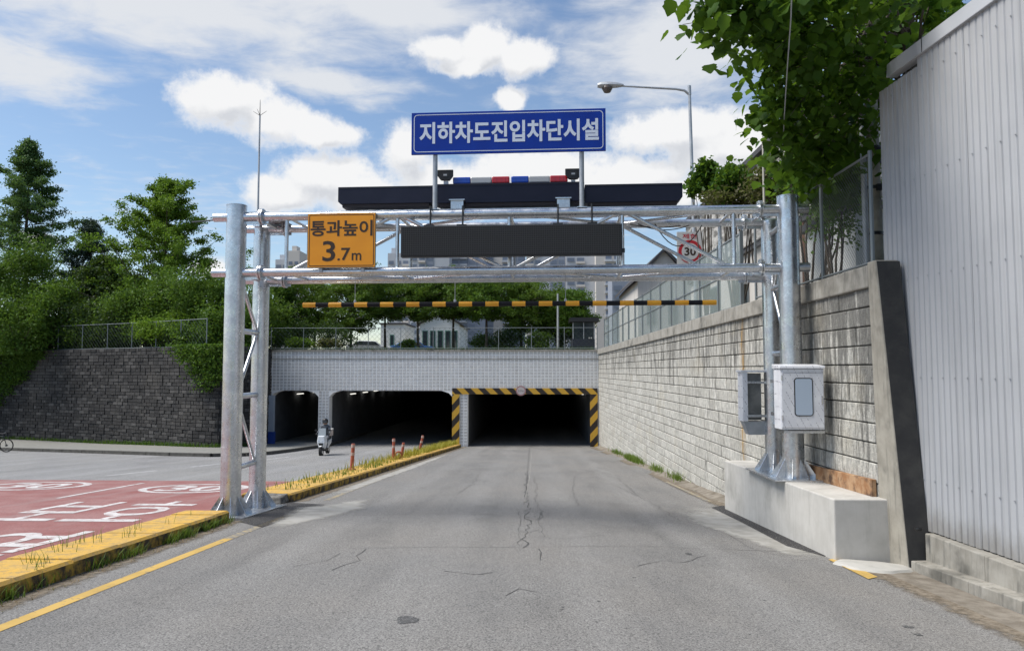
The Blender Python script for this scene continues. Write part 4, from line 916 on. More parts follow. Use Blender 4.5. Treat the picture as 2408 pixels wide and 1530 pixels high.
MB().hexa([(sx(Y1) + .01, Y1, -.42), (sx(Y0) + .01, Y0, -.42), (sx(Y0) + .1, Y0, -.42), (sx(Y1) + .1, Y1, -.42), (sx(Y1) + .01, Y1, 6.0), (sx(Y0) + .01, Y0, 6.0), (sx(Y0) + .1, Y0, 6.0), (sx(Y1) + .1, Y1, 6.0)]).build('inner_wall', DARKST, sh)
sc_ = MB()
for z_ in (.3, 1.7, 3.1, 4.5, 5.9):
    for y_ in np.arange(Y1 - .05, 5.2, -PIT * 2): sc_.tube((sx(y_) - .030, y_ - PIT * .3, z_), (sx(y_) - .022, y_ - PIT * .3, z_), .009, n=6)
sc_.build('screws', STEELG, sh, kind='stuff')
fa = Y1 - .28
MB().hexa([(sx(fa) - .06, fa, 6.195), (sx(Y0) - .06, Y0, 6.195), (sx(Y0) + .1, Y0, 6.195), (sx(fa) + .1, fa, 6.195), (sx(fa) - .05, fa, 6.40), (sx(Y0) - .05, Y0, 6.40), (sx(Y0) + .1, Y0, 6.40), (sx(fa) + .1, fa, 6.40)]).build('fascia', FASC, sh, bevel=.008)
for yy_ in np.arange(fa - .9, Y0, -1.8): MB().box(sx(yy_) - .064, sx(yy_) - .058, yy_ - .004, yy_ + .004, 6.20, 6.395).build('fascia_joint', DARKST, sh)
MB().hexa([(sx(fa), fa, 6.405), (sx(Y0), Y0, 6.405), (14, Y0, 7.5), (14, fa, 7.5), (sx(fa), fa, 6.44), (sx(Y0), Y0, 6.44), (14, Y0, 7.54), (14, fa, 7.54)]).build('roof', SHEDM, sh)
MB().hexa([(sx(Y1) + .1, Y1 - .02, -.42), (14, Y1 - .02, -.42), (14, Y1, -.42), (sx(Y1) + .1, Y1, -.42), (sx(Y1) + .1, Y1 - .02, 6.0), (14, Y1 - .02, 7.3), (14, Y1, 7.3), (sx(Y1) + .1, Y1, 6.0)]).build('end_wall', SHEDM, sh)
# plinth and ledge below it
pk = empty('shed_plinth', (5.3, 5, -.6), 'stained concrete plinth and ledge along the foot of the grey shed', 'plinth')
px_ = lambda y: 5.33 + .018 * (10.4 - y)
for a, b in ((10.39, 9.1), (9.1, 7.1), (7.1, 5.1), (5.1, 3.1), (3.1, .5), (.5, -4)):
    MB().hexa([(px_(a), a - .001, -.9), (px_(b), b + .001, -.9), (6.4, b + .001, -.9), (6.2, a - .001, -.9), (px_(a), a - .001, -.42 + .012 * (11.1 - a)), (px_(b), b + .001, -.42 + .012 * (11.1 - b)), (6.4, b + .004, -.42 + .012 * (11.1 - b)), (6.2, a - .004, -.42 + .012 * (11.1 - a))]).build('plinth_block', CONCD, pk, bevel=.015)
    za_, zc_ = rzx(5, a) + .13, rzx(5, b) + .13
    MB().hexa([(px_(a) - .20, a - .001, -1.2), (px_(b) - .20, b + .001, -1.2), (5.7, b + .001, -1.2), (5.7, a - .001, -1.2), (px_(a) - .20, a - .001, za_), (px_(b) - .20, b + .001, zc_), (5.5, b + .004, zc_ + .01), (5.5, a - .004, za_ + .01)]).build('ledge', CONCD, pk, bevel=.012)
gt = MB()
for a, b in ((10.3, 6), (6, 2), (2, -4)): gt.sheet(slope([(4.55, a), (5.14, a), (5.14, b), (4.62 , b)], .005))
gt.build('dirt_verge', DIRT, kind='stuff')
thing1(MB().lathe([(.001, 0), (.045, .004), (.05, .02), (.045, .045), (.001, .05)], tuple(A(2160, 1247, 10.3)), 14), 'pipe_stub', BLACKP, 'small black pipe stub at the foot of the dark-fronted pillar', 'pipe', smooth=True)
# ------------------------------------------------------------------ vegetation
def leaf_cloud(name, P, size, m, parent=None, kind=None, rs=None, aspect=.55, flat=0.0, org=None):
    rs = rs or np.random.default_rng(len(P)); n = len(P)
    a = rs.normal(size=(n, 3)); a /= np.linalg.norm(a, axis=1)[:, None]
    b = rs.normal(size=(n, 3)); b[:, 2] *= (1 - flat); a[:, 2] *= (1 - flat)
    b -= a * (a * b).sum(1)[:, None]; b /= np.linalg.norm(b, axis=1)[:, None]; a /= np.linalg.norm(a, axis=1)[:, None]
    s = size * rs.uniform(.6, 1.25, (n, 1)); c = np.cross(a, b) * s * .18
    V = np.stack([P - a * s * .5, P + b * s * .5 * aspect + c, P + a * s * .5, P - b * s * .5 * aspect + c], 1).reshape(-1, 3)
    o_ = np.array(org if org is not None else (0, 0, 0)); V = V - o_
    me = bpy.data.meshes.new(name); me.vertices.add(4 * n); me.vertices.foreach_set('co', V.ravel())
    me.loops.add(4 * n); me.loops.foreach_set('vertex_index', np.arange(4 * n)); me.polygons.add(n); me.polygons.foreach_set('loop_start', np.arange(0, 4 * n, 4))
    me.update(calc_edges=True)
    at = me.attributes.new('tint', 'FLOAT', 'POINT'); at.data.foreach_set('value', np.repeat(np.clip(rs.normal(.45, .2, n), 0, .64), 4))
    return link(name, me, m, parent, kind)
def tree(name, label, base, H, R0, m, leaf=.22, nb=70, per=170, shape='cone', up=.35, start=.12, sig=.16, seed=1, group=None, trunk_r=.16, twig=6, cat='tree', pw=.75):
    rs = np.random.default_rng(seed); base = Vector(base); ro = empty(name, base, label, cat, group); tm = MB()
    hs = np.linspace(0, H * .97, 7); wob = np.cumsum(rs.normal(0, .05, (7, 2)), 0) * (H / 10)
    axis = lambda h: Vector((np.interp(h, hs, wob[:, 0]), np.interp(h, hs, wob[:, 1]), h))
    tm.path([base + axis(h) for h in hs], [max(.02, trunk_r * (1 - .9 * h / H)) for h in hs], 8); P = []
    for i in range(nb):
        t = start + (1 - start) * ((i + rs.uniform(0, 1)) / nb)
        if shape == 'cone': rad = R0 * (1 - t) ** pw + .08 * R0 * (1 - t)
        elif shape == 'spire': rad = R0 * (1 - t) ** 1.1 + .05
        else: k = (t - start) / (1 - start); rad = R0 * math.sqrt(max(0, 1 - (2 * k - .95) ** 2 * .92)) 
        rad *= rs.choice([.5, .8, .95, 1.1, 1.42]) * rs.uniform(.9, 1.1); az_ = i * 2.39996 + rs.normal(0, .3); uu = up * rs.uniform(.5, 1.4) * (1 if shape != 'round' else (2 * (t - .45)))
        d = Vector((math.cos(az_), math.sin(az_), uu)); b0 = base + axis(t * H * .94); e0 = b0 + d * rad
        if i % 2 == 0 or rad > R0 * .6: tm.path([b0, b0.lerp(e0, .5) + Vector((0, 0, .04 * rad)), e0], [trunk_r * .30 * (1 - t) + .012, trunk_r * .2 * (1 - t) + .01, .006], 5)
        for _ in range(twig):
            s = rs.uniform(.18, 1.0) ** .75; c = np.array(b0 + d * rad * s) + rs.normal(0, sig * rad * (1.15 - .5 * s), 3) * np.array([1, 1, .55])
            P.append(c + rs.normal(0, leaf * 1.15, (per // twig, 3)) * np.array([1, 1, .6]))
    P = np.concatenate(P); tm.build('trunk', BARK, ro, smooth=True); leaf_cloud('crown', P, leaf, m, ro, rs=rs, org=base); return ro
def shrub(name, label, c, rx, ry, rz_, m, n=2500, leaf=.16, seed=1, group=None, cat='shrub', z0=None):
    rs = np.random.default_rng(seed); c = np.array(c, float); base = Vector((c[0], c[1], c[2] - rz_ if z0 is None else z0)); ro = empty(name, base, label, cat, group)
    k = 26; cc = rs.normal(size=(k, 3)); cc /= np.linalg.norm(cc, axis=1)[:, None]; cc *= rs.uniform(.35, .9, (k, 1))
    P = np.concatenate([cc[i] * [rx, ry, rz_] + c + rs.normal(0, .25, (n // k, 3)) * [rx, ry, rz_] * rs.uniform(.5, 1.1) for i in range(k)])
    P = P[P[:, 2] > base.z - .3]
    sm = MB()
    for i in range(7):
        e = c + cc[i] * [rx, ry, rz_]; sm.path([base, (np.array(base) + e) / 2 + rs.normal(0, .1, 3), e], [.035, .025, .008], 5)
    sm.build('stems', BARK, ro); leaf_cloud('foliage', P, leaf, m, ro, rs=rs, org=base); return ro
LB = UP + .05
def gx(px, Y): return (px - 1254) / 1739 * Y
def gz(py, Y): return 1.8 + (870 - py) / 1739 * Y
tree('ginkgo_tree', 'tall dark spire-shaped tree at the far left edge with layered branches', (gx(32, 58), 58, LB), gz(284, 58) - LB, 5.6, L_CON, .19, 150, 420, 'cone', .26, .03, .045, 3, 'trees above the dark wall', .22, pw=.78)
tree('ginkgo_tree', 'bright green conical tree just left of the gantry post', (gx(372, 56), 56, LB), gz(392, 56) - LB, 5.0, L_GINK, .20, 125, 440, 'cone', .66, .06, .055, 5, 'trees above the dark wall', .2, pw=.62)
tree('pine_tree', 'small blue-green pine between the two tall left trees', (gx(190, 60), 60, LB), gz(495, 60) - LB, 3.4, L_PINE, .19, 62, 300, 'cone', .85, .25, .08, 7, 'trees above the dark wall', .15)
tree('spruce_tree', 'low dark spruce in front of the small pine', (gx(225, 55), 55, LB), gz(590, 55) - LB, 3.0, L_DARK, .24, 70, 260, 'cone', .7, .05, .09, 8, 'trees above the dark wall', .15)
tree('spruce_tree', 'second dark spruce, right of the low one by the bright tree', (gx(285, 54), 54, LB), gz(640, 54) - LB, 2.6, L_DARK, .24, 60, 240, 'cone', .7, .05, .09, 18, 'trees above the dark wall', .15)
SH = [(20, 640, 52.5, 3.0, 2.3, L_BUSH, 'dense green shrub below the tall left-edge tree'), (95, 705, 51.5, 2.6, 2.0, L_BUSH, 'broad green shrub left of the wall fence'), (15, 770, 49.6, 2.2, 2.2, L_BUSH, 'shrub hanging over the wall top at the left edge'),
      (180, 745, 52, 2.6, 1.3, L_DARK, 'dark shrub behind the left end of the wall fence'), (255, 765, 51, 2.4, 1.1, L_DARK, 'dark low shrub behind the middle of the wall fence'), (330, 725, 50.5, 2.6, 1.6, L_BUSH, 'mid green shrub under the bright conical tree'),
      (405, 700, 49.5, 2.6, 2.1, L_BUSH, 'large shrub at the right foot of the bright tree'), (475, 690, 48, 2.4, 2.1, L_BUSH, 'tall shrub directly left of the front gantry post'), (395, 775, 47.6, 2.2, 1.1, L_GINK, 'yellowish shrub lying on the wall top'), (455, 800, 45.8, 1.7, 1.2, L_BUSH, 'shrub spilling over the wall beside the gantry post'), (585, 735, 52, 2.6, 2.2, L_ROW, 'shrub seen between the two left gantry posts'), (520, 760, 47, 2.2, 1.7, L_BUSH, 'shrub behind the front left gantry post'), (110, 770, 52, 1.6, 1.0, L_VINE, 'olive shrub on the wall crest left of the fence')]
for k_, px in enumerate(range(-20, 600, 62)): SH.append((px, 782, 54 - .012 * px, 2.4, 1.5, (L_BUSH, L_ROW, L_DARK)[k_ % 3], 'low hedge shrub behind the wall fence, %s from the left edge' % ('first', 'second', 'third', 'fourth', 'fifth', 'sixth', 'seventh', 'eighth', 'ninth', 'tenth')[k_]))
for i, (px, py, Y, rx, rr, m_, lab) in enumerate(SH): shrub('shrub', lab, (gx(px, Y), Y, gz(py, Y)), rx, rx * .8, rr, m_, int(3300 * rx), .19, 30 + i, 'shrubs above the dark wall', z0=UP)
def vine(label, pts, n, m, seed, leaf=.17):
    rs = np.random.default_rng(seed); P = []; base = Vector((pts[0][0], pts[0][1], UP)); ro = empty('climbing_vine', base, label, 'vine', 'vines on the dark wall'); st = MB()
    for (x, y, zt, zb_, wd) in pts:
        t = rs.uniform(0, 1, n) ** 1.3; P.append(np.stack([x + rs.normal(0, wd, n) * (1 - .6 * t), y - .22 - np.abs(rs.normal(0, .16, n)), zt - t * (zt - zb_)], 1)); st.path([(x, y - .1, zt), (x + .1, y - .14, (zt + zb_) / 2), (x, y - .12, zb_)], .02, 5)
    st.build('stems', BARK, ro); leaf_cloud('foliage', np.concatenate(P), leaf, m, ro, rs=rs, org=base)
def wp(px):
    best = min(np.linspace(cum[1], cum[-1], 600), key=lambda s: abs(1254 + onw(s)[0] / onw(s)[1] * 1739 - px)); return onw(best)
vine('green vine hanging down the dark wall at the left edge', [(*wp(px), 3.3, gz(pb, 50), .8) for px, pb in ((-20, 960), (0, 930), (18, 905), (34, 895), (50, 870), (64, 845))], 1100, L_BUSH, 61)
vine('green vine hanging down the dark wall beside the gantry post', [(*wp(px), 3.3, gz(pb, 44), .7) for px, pb in ((435, 850), (458, 880), (478, 920), (500, 905), (516, 890))], 900, L_BUSH, 62)
# row behind the portal
ROW = [(650, 660, 58, 2.6), (735, 668, 60, 2.7), (820, 662, 58, 2.6), (905, 664, 60, 2.6), (985, 668, 59, 2.5), (1065, 664, 60, 2.6), (1145, 668, 58, 2.6), (1225, 672, 59, 2.4), (1290, 690, 60, 1.9), (1345, 690, 58, 1.5)]
ORD = ('first', 'second', 'third', 'fourth', 'fifth', 'sixth', 'seventh', 'eighth', 'ninth', 'tenth')
for i, (px, py, Y, r_) in enumerate(ROW):
    tree('roadside_tree', 'round-crowned green tree over the tunnel portal, %s from the left' % ORD[i], (gx(px, Y), Y, UP), gz(py, Y) - UP + .2, r_, L_ROW if i % 3 else L_BUSH, .18, 66, 250, 'round', .5, .52 if 3 <= i <= 6 else .36, .22, 80 + i, 'trees in a row above the portal', .13)
for i, (px, py, Y, rx, rr, m_, lab) in enumerate(((645, 790, 53, 1.5, 1.3, L_ROW, 'dark shrub above the portal next to the rear gantry post'), (715, 785, 54, 1.7, 1.2, L_DARK, 'dark shrub behind the portal fence, left part'), (790, 790, 55, 1.5, 1.1, L_DARK, 'dark shrub under the third portal tree'), (700, 808, 51.5, 1.0, .5, L_GINK, 'low yellowish shrub on the portal edge'), (770, 808, 51.5, .9, .45, L_VINE, 'low brownish shrub on the portal edge'), (958, 808, 62, .8, .5, L_GINK, 'bright shrub in front of the white house'), (1130, 803, 60, 1.1, .7, L_ROW, 'shrub right of the white glazed house'), (1190, 800, 58, 1.5, .9, L_DARK, 'dark shrub below the eighth portal tree'), (1265, 800, 57, 1.3, .8, L_ROW, 'shrub left of the tall thin pole'), (1325, 790, 60, 1.2, 1.2, L_DARK, 'dark shrub beside the kiosk'))):
    shrub('shrub', lab, (gx(px, Y), Y, gz(py, Y)), rx, rx * .8, rr, m_, int(1700 * rx), .17, 120 + i, 'shrubs above the portal', z0=UP)
# right-hand bushes and brown creepers
for i, (px, py, Y, rx, rr, m_, lf, lab) in enumerate(((1660, 420, 25, .60, .70, L_BIG, .24, 'leafy bush against the sky right of the barrier casing'), (1725, 425, 22, .62, .66, L_BIG, .20, 'leafy bush before the cream rod'), (1830, 440, 18.5, .85, .58, L_VINE, .12, 'brownish tangle of creeper beside the cream rod'), (1900, 425, 16.5, 1.0, .8, L_DARK, .11, 'dark creeper behind the chain-link fence top'), (1960, 460, 15.6, 1.0, 1.1, L_BUSH, .12, 'dark bush behind the chain-link fence'), (1730, 465, 22, 1.2, .3, L_VINE, .11, 'brown creeper lying along the gantry top line'))):
    shrub('bush', lab, (gx(px, Y), Y, gz(py, Y)), rx, rx, rr, m_, 1300 if lf > .14 else 2600, lf, 160 + i, 'bushes behind the block wall', z0=UP - .1)
# large-leaved tree
def leaf_shape(L, tt):
    out = [(0, 0), (.30, .02), (.50, .24), (.44, .42), (.52, .58), (.30, .74), (.10, .98), (0, 1.06)]
    mb = MB(); v = [(0, y * L, -.10 * L * y * y) for y in (0, .35, .7, 1.06)] + [(s * x * L, y * L, .10 * L * abs(x) - .12 * L * y * y) for s in (1, -1) for x, y in out[1:-1]]
    r_ = list(range(4, 10)); l_ = list(range(10, 16))
    mb.add(v, [(0, 4, 5, 1), (1, 5, 6, 7, 2), (2, 7, 8, 9, 3), (1, 11, 10, 0), (2, 13, 12, 11, 1), (3, 15, 14, 13, 2)], tt); return mb
LM = []
for L in (.13, .17, .21):
    for tt in (.12, .35, .6):
        me = leaf_shape(L, tt).mesh('leaf', smooth=True); me.materials.append(L_BIG); LM.append(me)
bt = empty('broadleaf_tree', (7.4, 14.2, UP - .1), 'large-leaved green tree overhanging the road at the upper right', 'tree'); o_ = ORG[bt.name]
rs = np.random.default_rng(11); tm = MB(); tm.path([(7.4, 14.2, UP - .1), (7.3, 14.0, 5), (7.0, 13.6, 6.8), (6.7, 13.0, 8.6)], [.17, .15, .12, .07], 10); cl_ = []
TIPS = [(1690, 25, 9.6), (1740, 10, 10), (1790, 20, 10.2), (1830, 45, 10.2), (1870, 20, 10.5), (1830, 110, 10.8), (1800, 165, 11.2), (1850, 170, 11.2), (1835, 225, 11.6), (1880, 240, 11.8), (1815, 290, 12), (1860, 300, 12.2), (1900, 330, 12.4), (1840, 345, 12.4), (1900, 150, 11.3), (1950, 60, 11), (1940, 210, 12), (1960, 290, 12.5), (2010, 120, 11.4), (2000, 220, 12), (2030, 40, 11), (2060, 80, 12.6), (2110, 40, 12.8), (2170, 15, 13), (2220, -20, 13), (2090, 110, 12.8), (2030, 200, 13), (2010, 330, 13.4), (1950, 420, 13.6), (1900, 430, 13.8), (1870, 120, 11), (1760, 45, 10), (1710, 45, 9.7), (1800, 100, 10.6), (2020, 410, 13.6), (1990, 350, 12.6), (1930, 380, 12.7), (1860, 385, 12.8), (1960, 0, 10.6), (2090, 0, 10.4), (1900, 80, 10.8), (1980, 170, 11.8), (2040, 160, 11.6), (1880, 200, 11.9), (1930, 300, 12.4), (2020, 290, 12.4), (1820, 250, 11.8), (1680, -25, 9.4), (1770, -30, 9.8), (1860, -40, 10), (1960, -60, 10.2), (2080, -70, 10.2), (2190, -80, 9.9)]
allL = []
for px, py, Y in TIPS:
    tip = A(px, py, Y); b0 = Vector((7.1, 13.7, 6.4)).lerp(Vector((6.7, 13.0, 8.6)), rs.uniform(0, 1)); mid = b0.lerp(tip, .55) + Vector((0, 0, .35)); tm.path([b0, mid, tip], [.035, .02, .007], 5)
    for _ in range(4): e_ = tip + Vector(rs.normal(0, .22, 3)); m0 = mid.lerp(tip, rs.uniform(.3, .95)); tm.path([m0, m0.lerp(e_, .5) + Vector((0, 0, .04)), e_], [.010, .007, .004], 4)
    for _ in range(64):
        c = np.array(tip) + rs.normal(0, .25, 3) * [1, 1.2, .9]; yaw_ = rs.uniform(0, 2 * math.pi); droop = rs.uniform(.15, 1.15)
        M = Matrix.Translation(c) @ Matrix.Rotation(yaw_, 4, 'Z') @ Matrix.Rotation(-droop, 4, 'X') @ Matrix.Rotation(rs.normal(0, .35), 4, 'Y'); allL.append((c[1], M))
tm.build('trunk', BARK, bt, smooth=True); allL.sort(key=lambda t: t[0]); rest = MB()
def in_view(M): 
    c = M.translation; d = ROT.transposed() @ (c - CAM); return -d.z > 0 and abs(d.x / -d.z) < .68 and d.y / -d.z < .445
seen = [t for t in allL if in_view(t[1])]; hidden_ = [t for t in allL if not in_view(t[1])]
for _, M in seen[:300]:
    o = bpy.data.objects.new('leaf', LM[int(rs.integers(9))]); col.objects.link(o); o.parent = bt; o.matrix_local = Matrix.Translation(-o_) @ M
protoV = [leaf_shape(L, tt) for L in (.13, .18) for tt in (.15, .4, .6)]
for _, M in seen[300:] + hidden_:
    p = protoV[int(rs.integers(6))]; rest.add([M @ Vector(v) for v in p.v], p.f, p.t[0])
back = []
for _ in range(2600):
    px, py = (rs.uniform(1850, 2050), rs.uniform(60, 470)) if rs.uniform() < .6 else (rs.uniform(1980, 2300), rs.uniform(-60, 140)); c = A(px, py, rs.uniform(13.4, 15.2)); M = Matrix.Translation(c) @ Matrix.Rotation(rs.uniform(0, 6.28), 4, 'Z') @ Matrix.Rotation(-rs.uniform(.15, 1.2), 4, 'X'); p = protoV[int(rs.integers(6))]; rest.add([M @ Vector(v) for v in p.v], p.f, p.t[0])
rest.build('further_leaves', L_BIG, bt, smooth=True, kind='stuff')

# grass and weeds
def blades(name, pts, m, h, wd, lean=.5, seed=1):
    rs = np.random.default_rng(seed); n = len(pts); P = np.array(pts, float); a = rs.uniform(0, 2 * math.pi, n); H = h * rs.uniform(.35, 1.2, n)
    d = np.stack([np.cos(a), np.sin(a), 0 * a], 1); s = np.stack([-np.sin(a), np.cos(a), 0 * a], 1) * wd * .5; l = (rs.uniform(.1, 1, n) * lean * H)[:, None]; up_ = np.stack([0 * a, 0 * a, H], 1)
    V = np.stack([P - s, P + s, P + s * .7 + up_ * .55 + d * l * .35, P - s * .7 + up_ * .55 + d * l * .35, P + up_ + d * l], 1).reshape(-1, 3)
    Fs = []; me = bpy.data.meshes.new(name)
    for i in range(n): b = 5 * i; Fs += [(b, b + 1, b + 2, b + 3), (b + 3, b + 2, b + 4)]
    me.from_pydata(V.tolist(), [], Fs); at = me.attributes.new('tint', 'FLOAT', 'POINT'); at.data.foreach_set('value', np.repeat(rs.uniform(0, .64, n), 5)); me.materials.append(m)
    o = bpy.data.objects.new(name, me); col.objects.link(o); o['kind'] = 'stuff'; return o
rs = np.random.default_rng(5); pts = []
def kx(y): return np.interp(y, [16, 30, 47.5], [-5.26, -5.0, -4.62]), np.interp(y, [16, 30, 47.5], [-6.35, -6.0, -5.5])
for _ in range(5200):
    y = 17.5 + 30 * rs.uniform() ** .8; a, b = kx(y); dens = (.06 + .94 * np.clip((y - 24) / 14, 0, 1)) * (.35 + .65 * (math.sin(y * 2.3) + math.sin(y * 5.1) > -.3))
    if rs.uniform() < dens: pts.append((rs.uniform(b + .05, a - .2), y, rz(y) + .19))
tag(blades('kerb_grass', pts, L_GRASSY, .30, .022, .9, 2), 'dry yellow grass growing on the far yellow kerb', 'grass')
pts = []; cl_ = [(y, rs.uniform(.3, 1)) for y in np.arange(17, 28, .55)]
for y, k in cl_:
    for _ in range(int(40 * k)): 
        yy_ = y + rs.normal(0, .25); a, b = kx(yy_); pts.append((rs.uniform(b + .1, a - .1), yy_, rz(yy_) + .19))
tag(blades('kerb_weeds', pts, L_GRASS, .16, .018, 1.0, 3), 'sparse green weeds along the middle of the far yellow kerb', 'weeds')
pts = []; pts2 = []
for _ in range(23):
    y = rs.uniform(6.0, 13.0); xk = np.interp(y, [3.5, 7.3, 13.05], [-5.18, -5.26, -5.36]); k = rs.uniform() ** 1.6; sp_y = rs.uniform(.04, .22)
    for _ in range(int(8 + 90 * k)): yy_ = y + rs.normal(0, sp_y); pts.append((xk + .01 + abs(rs.normal(0, .03 + .05 * k)), yy_, rz(yy_)))
for _ in range(420): yy_ = rs.uniform(5.5, 13); xk = np.interp(yy_, [3.5, 7.3, 13.05], [-5.18, -5.26, -5.36]); pts2.append((xk + .02 + abs(rs.normal(0, .12)), yy_, rz(yy_) + .004))
tag(blades('kerb_foot_weeds', pts, L_GRASS, .17, .010, 1.3, 4), 'green weeds sprouting along the foot of the near yellow kerb', 'weeds')
tag(blades('kerb_foot_straw', pts2, L_STRAW, .035, .010, 4.0, 9), 'dead straw lying along the foot of the near yellow kerb', 'dry grass')
pts = []
for _ in range(30):
    y = 6.2 + 6.4 * rs.uniform() ** 1.5; x = rs.uniform(-6.0, -5.35)
    for _ in range(int(rs.integers(2, 7))): pts.append((x + rs.normal(0, .035), y + rs.normal(0, .035), rz(y) + .185))
tag(blades('kerb_top_weeds', pts, L_GRASS, .19, .008, 1.0, 6), 'thin weeds in the cracks on top of the near yellow kerb', 'weeds')
pts = []
for y0_, n, sp in ((33.5, 900, 2.0), (28, 160, 1.2), (24.5, 140, 1.0), (39, 200, 2)):
    for _ in range(n): y = y0_ + rs.normal(0, sp * .6); pts.append((wx(y) - .03 - abs(rs.normal(0, .12)), y, rzx(5, y) + .06))
tag(blades('wall_foot_weeds', pts, L_GRASS, .27, .02, 1.1, 7), 'green weeds at the foot of the pale block wall', 'weeds')
pts = [(wp_[0] + rs.normal(0, .1), wp_[1] - .25 - abs(rs.normal(0, .15)), rz(wp_[1]) + .16) for wp_ in [onw(s) for s in rs.uniform(cum[1], cum[-3], 2600)]]
tag(blades('footway_grass', pts, L_BUSH, .30, .04, .6, 8), 'dark grass along the foot of the dark stone wall', 'grass')
pts = [(x, 49.95 + abs(rs.normal(0, .3)), UP) for x in rs.uniform(-18, 4.2, 2600)]
tag(blades('portal_top_grass', pts, L_DARK, .28, .04, .6, 12), 'dark grass along the top edge of the portal', 'grass')
pts = [(5.52 + abs(rs.normal(0, .5)), y, UP) for y in rs.uniform(11.4, 18, 900)]
tag(blades('bank_grass', pts, L_VINE, .3, .03, .7, 13), 'brown grass behind the chain-link fence on the block wall', 'grass')

# ------------------------------------------------------------------ delineator posts
def delineator(px, py, lean, label, broken=False):
    p = R(px, py, .19); y = p.y; ro = empty('delineator_post', p, label, 'post', 'orange posts on the kerb'); H = .82 if not broken else .62
    d = Vector((lean, 0, 1)).normalized(); q0 = p + d * .05
    MB().lathe([(.001, 0), (.13, .0), (.12, .03), (.07, .06), (.001, .06)], tuple(p), 14).build('foot', ORANGE, ro, smooth=True)
    MB().tube(q0, p + d * H, .062, .056, n=14).build('shaft', ORANGE, ro, smooth=True)
    for k in (.45, .70):
        if k < H - .1: MB().tube(p + d * k, p + d * (k + .10), .064, n=14).build('reflector_band', REFL, ro, smooth=True)
delineator(827, 1104, .05, 'faded orange delineator post nearest on the far kerb'); delineator(925, 1079, .01, 'faded orange delineator post second from the gantry'); delineator(944, 1075, .14, 'slightly leaning orange post, middle of the kerb', True); delineator(986, 1062, .22, 'leaning orange post farthest along the kerb')
p = R(937, 1078, .19); ro = empty('broken_post_base', p, 'overturned ring base of a broken orange post on the kerb', 'post base')
MB().path([p + Vector((.13 * math.cos(t), .03 * math.cos(t), .15 + .13 * math.sin(t))) for t in np.linspace(0, 2 * math.pi, 15)], .035, 8).build('ring', ORANGE, ro, smooth=True); MB().tube(p + Vector((0, 0, .0)), p + Vector((0, 0, .04)), .08, n=12).build('stub', ORANGE, ro)

# ------------------------------------------------------------------ fences
def mesh_fence(name, label, pts, h, zb_, mp, mm, sp=2.1, pitch=.16, wire=.008, r=.03, rail=True, group=None, infill='diamond'):
    ro = empty(name, (*pts[0], zb_), label, 'fence', group); L = [0]
    for a, b in zip(pts, pts[1:]): L.append(L[-1] + math.hypot(b[0] - a[0], b[1] - a[1]))
    at_ = lambda s: Vector((np.interp(s, L, [p[0] for p in pts]), np.interp(s, L, [p[1] for p in pts]), 0))
    n = max(1, round(L[-1] / sp))
    for k in range(n + 1): p = at_(L[-1] * k / n); MB().tube((p.x, p.y, zb_), (p.x, p.y, zb_ + h + .05), r, n=10).build('post', mp, ro, smooth=True)
    for zz_ in (zb_ + h, zb_ + .12): MB().path([tuple(at_(s).to_2d()) + (zz_,) for s in L], r * .7, 8).build('rail', mp, ro, smooth=True)
    mb = MB(); 
    def wr(p, q): 
        d = (q - p).normalized(); a = d.orthogonal().normalized() * wire * .5; b = d.cross(a.normalized()) * wire * .5
        mb.add([p + a, p + b, p - a, q + a, q + b, q - a], [(0, 1, 4, 3), (1, 2, 5, 4), (2, 0, 3, 5)])
    if infill == 'diamond':
        s = -h
        while s < L[-1]:
            for sg in (1, -1):
                a0, a1 = s, s + h; c0, c1 = max(a0, 0), min(a1, L[-1])
                if c1 > c0:
                    za, zb2 = (c0 - a0, c1 - a0) if sg == 1 else (h - (c0 - a0), h - (c1 - a0)); p = at_(c0); q_ = at_(c1); wr(Vector((p.x, p.y, zb_ + za)), Vector((q_.x, q_.y, zb_ + zb2)))
            s += pitch
    mb.build('wire_mesh', mm, ro); return ro
mesh_fence('mesh_fence', 'green wire-mesh fence along the top of the dark left wall', [(-45, 55.6), (-32.5, 50.4), (-27.3, 48.1), (-23, 45.7), (-19.5, 43.6)], 1.75, UP, FPOST, FGREEN, 2.6, .30, .014)
mesh_fence('mesh_fence', 'thin wire-mesh fence along the top of the tiled portal', [(-17.8, 49.75), (4.3, 49.75)], 1.5, UP + .03, FPOST, FGREEN, 2.15, .34, .012, .024)
mesh_fence('chain_link_fence', 'chain-link fence on the block wall beside the right gantry post', [(5.20, 11.40), (5.10, 17.0)], 1.80, 3.33, FPOST, FGREY, 2.0, .075, .006, .03)
nf = empty('panel_fence', (wx(31) + .15, 31, 3.25), 'translucent green-grey panel fence along the block wall top towards the portal', 'fence')
yv = np.arange(18.0, 48.5, 2.05); FX = lambda y: wx(y) + .15; FZ = lambda y: wtop(y)
def fbox(nm, m_, a, b, x0, x1, z0, z1): MB().hexa([(FX(a) + x0, a, FZ(a) + z0), (FX(a) + x1, a, FZ(a) + z0), (FX(b) + x1, b, FZ(b) + z0), (FX(b) + x0, b, FZ(b) + z0), (FX(a) + x0, a, FZ(a) + z1), (FX(a) + x1, a, FZ(a) + z1), (FX(b) + x1, b, FZ(b) + z1), (FX(b) + x0, b, FZ(b) + z1)]).build(nm, m_, nf)
for a in yv: fbox('post', FPOST, a - .03, a + .03, -.04, .04, -.02, 1.85)
for a, b in zip(yv, yv[1:]):
    fbox('panel', FPANEL, a + .04, b - .04, -.006, .006, .08, 1.77)
    for z_ in (1.78, .92, .035): fbox('rail', FPOST, a + .031, b - .031, -.025, .025, z_, z_ + .035)

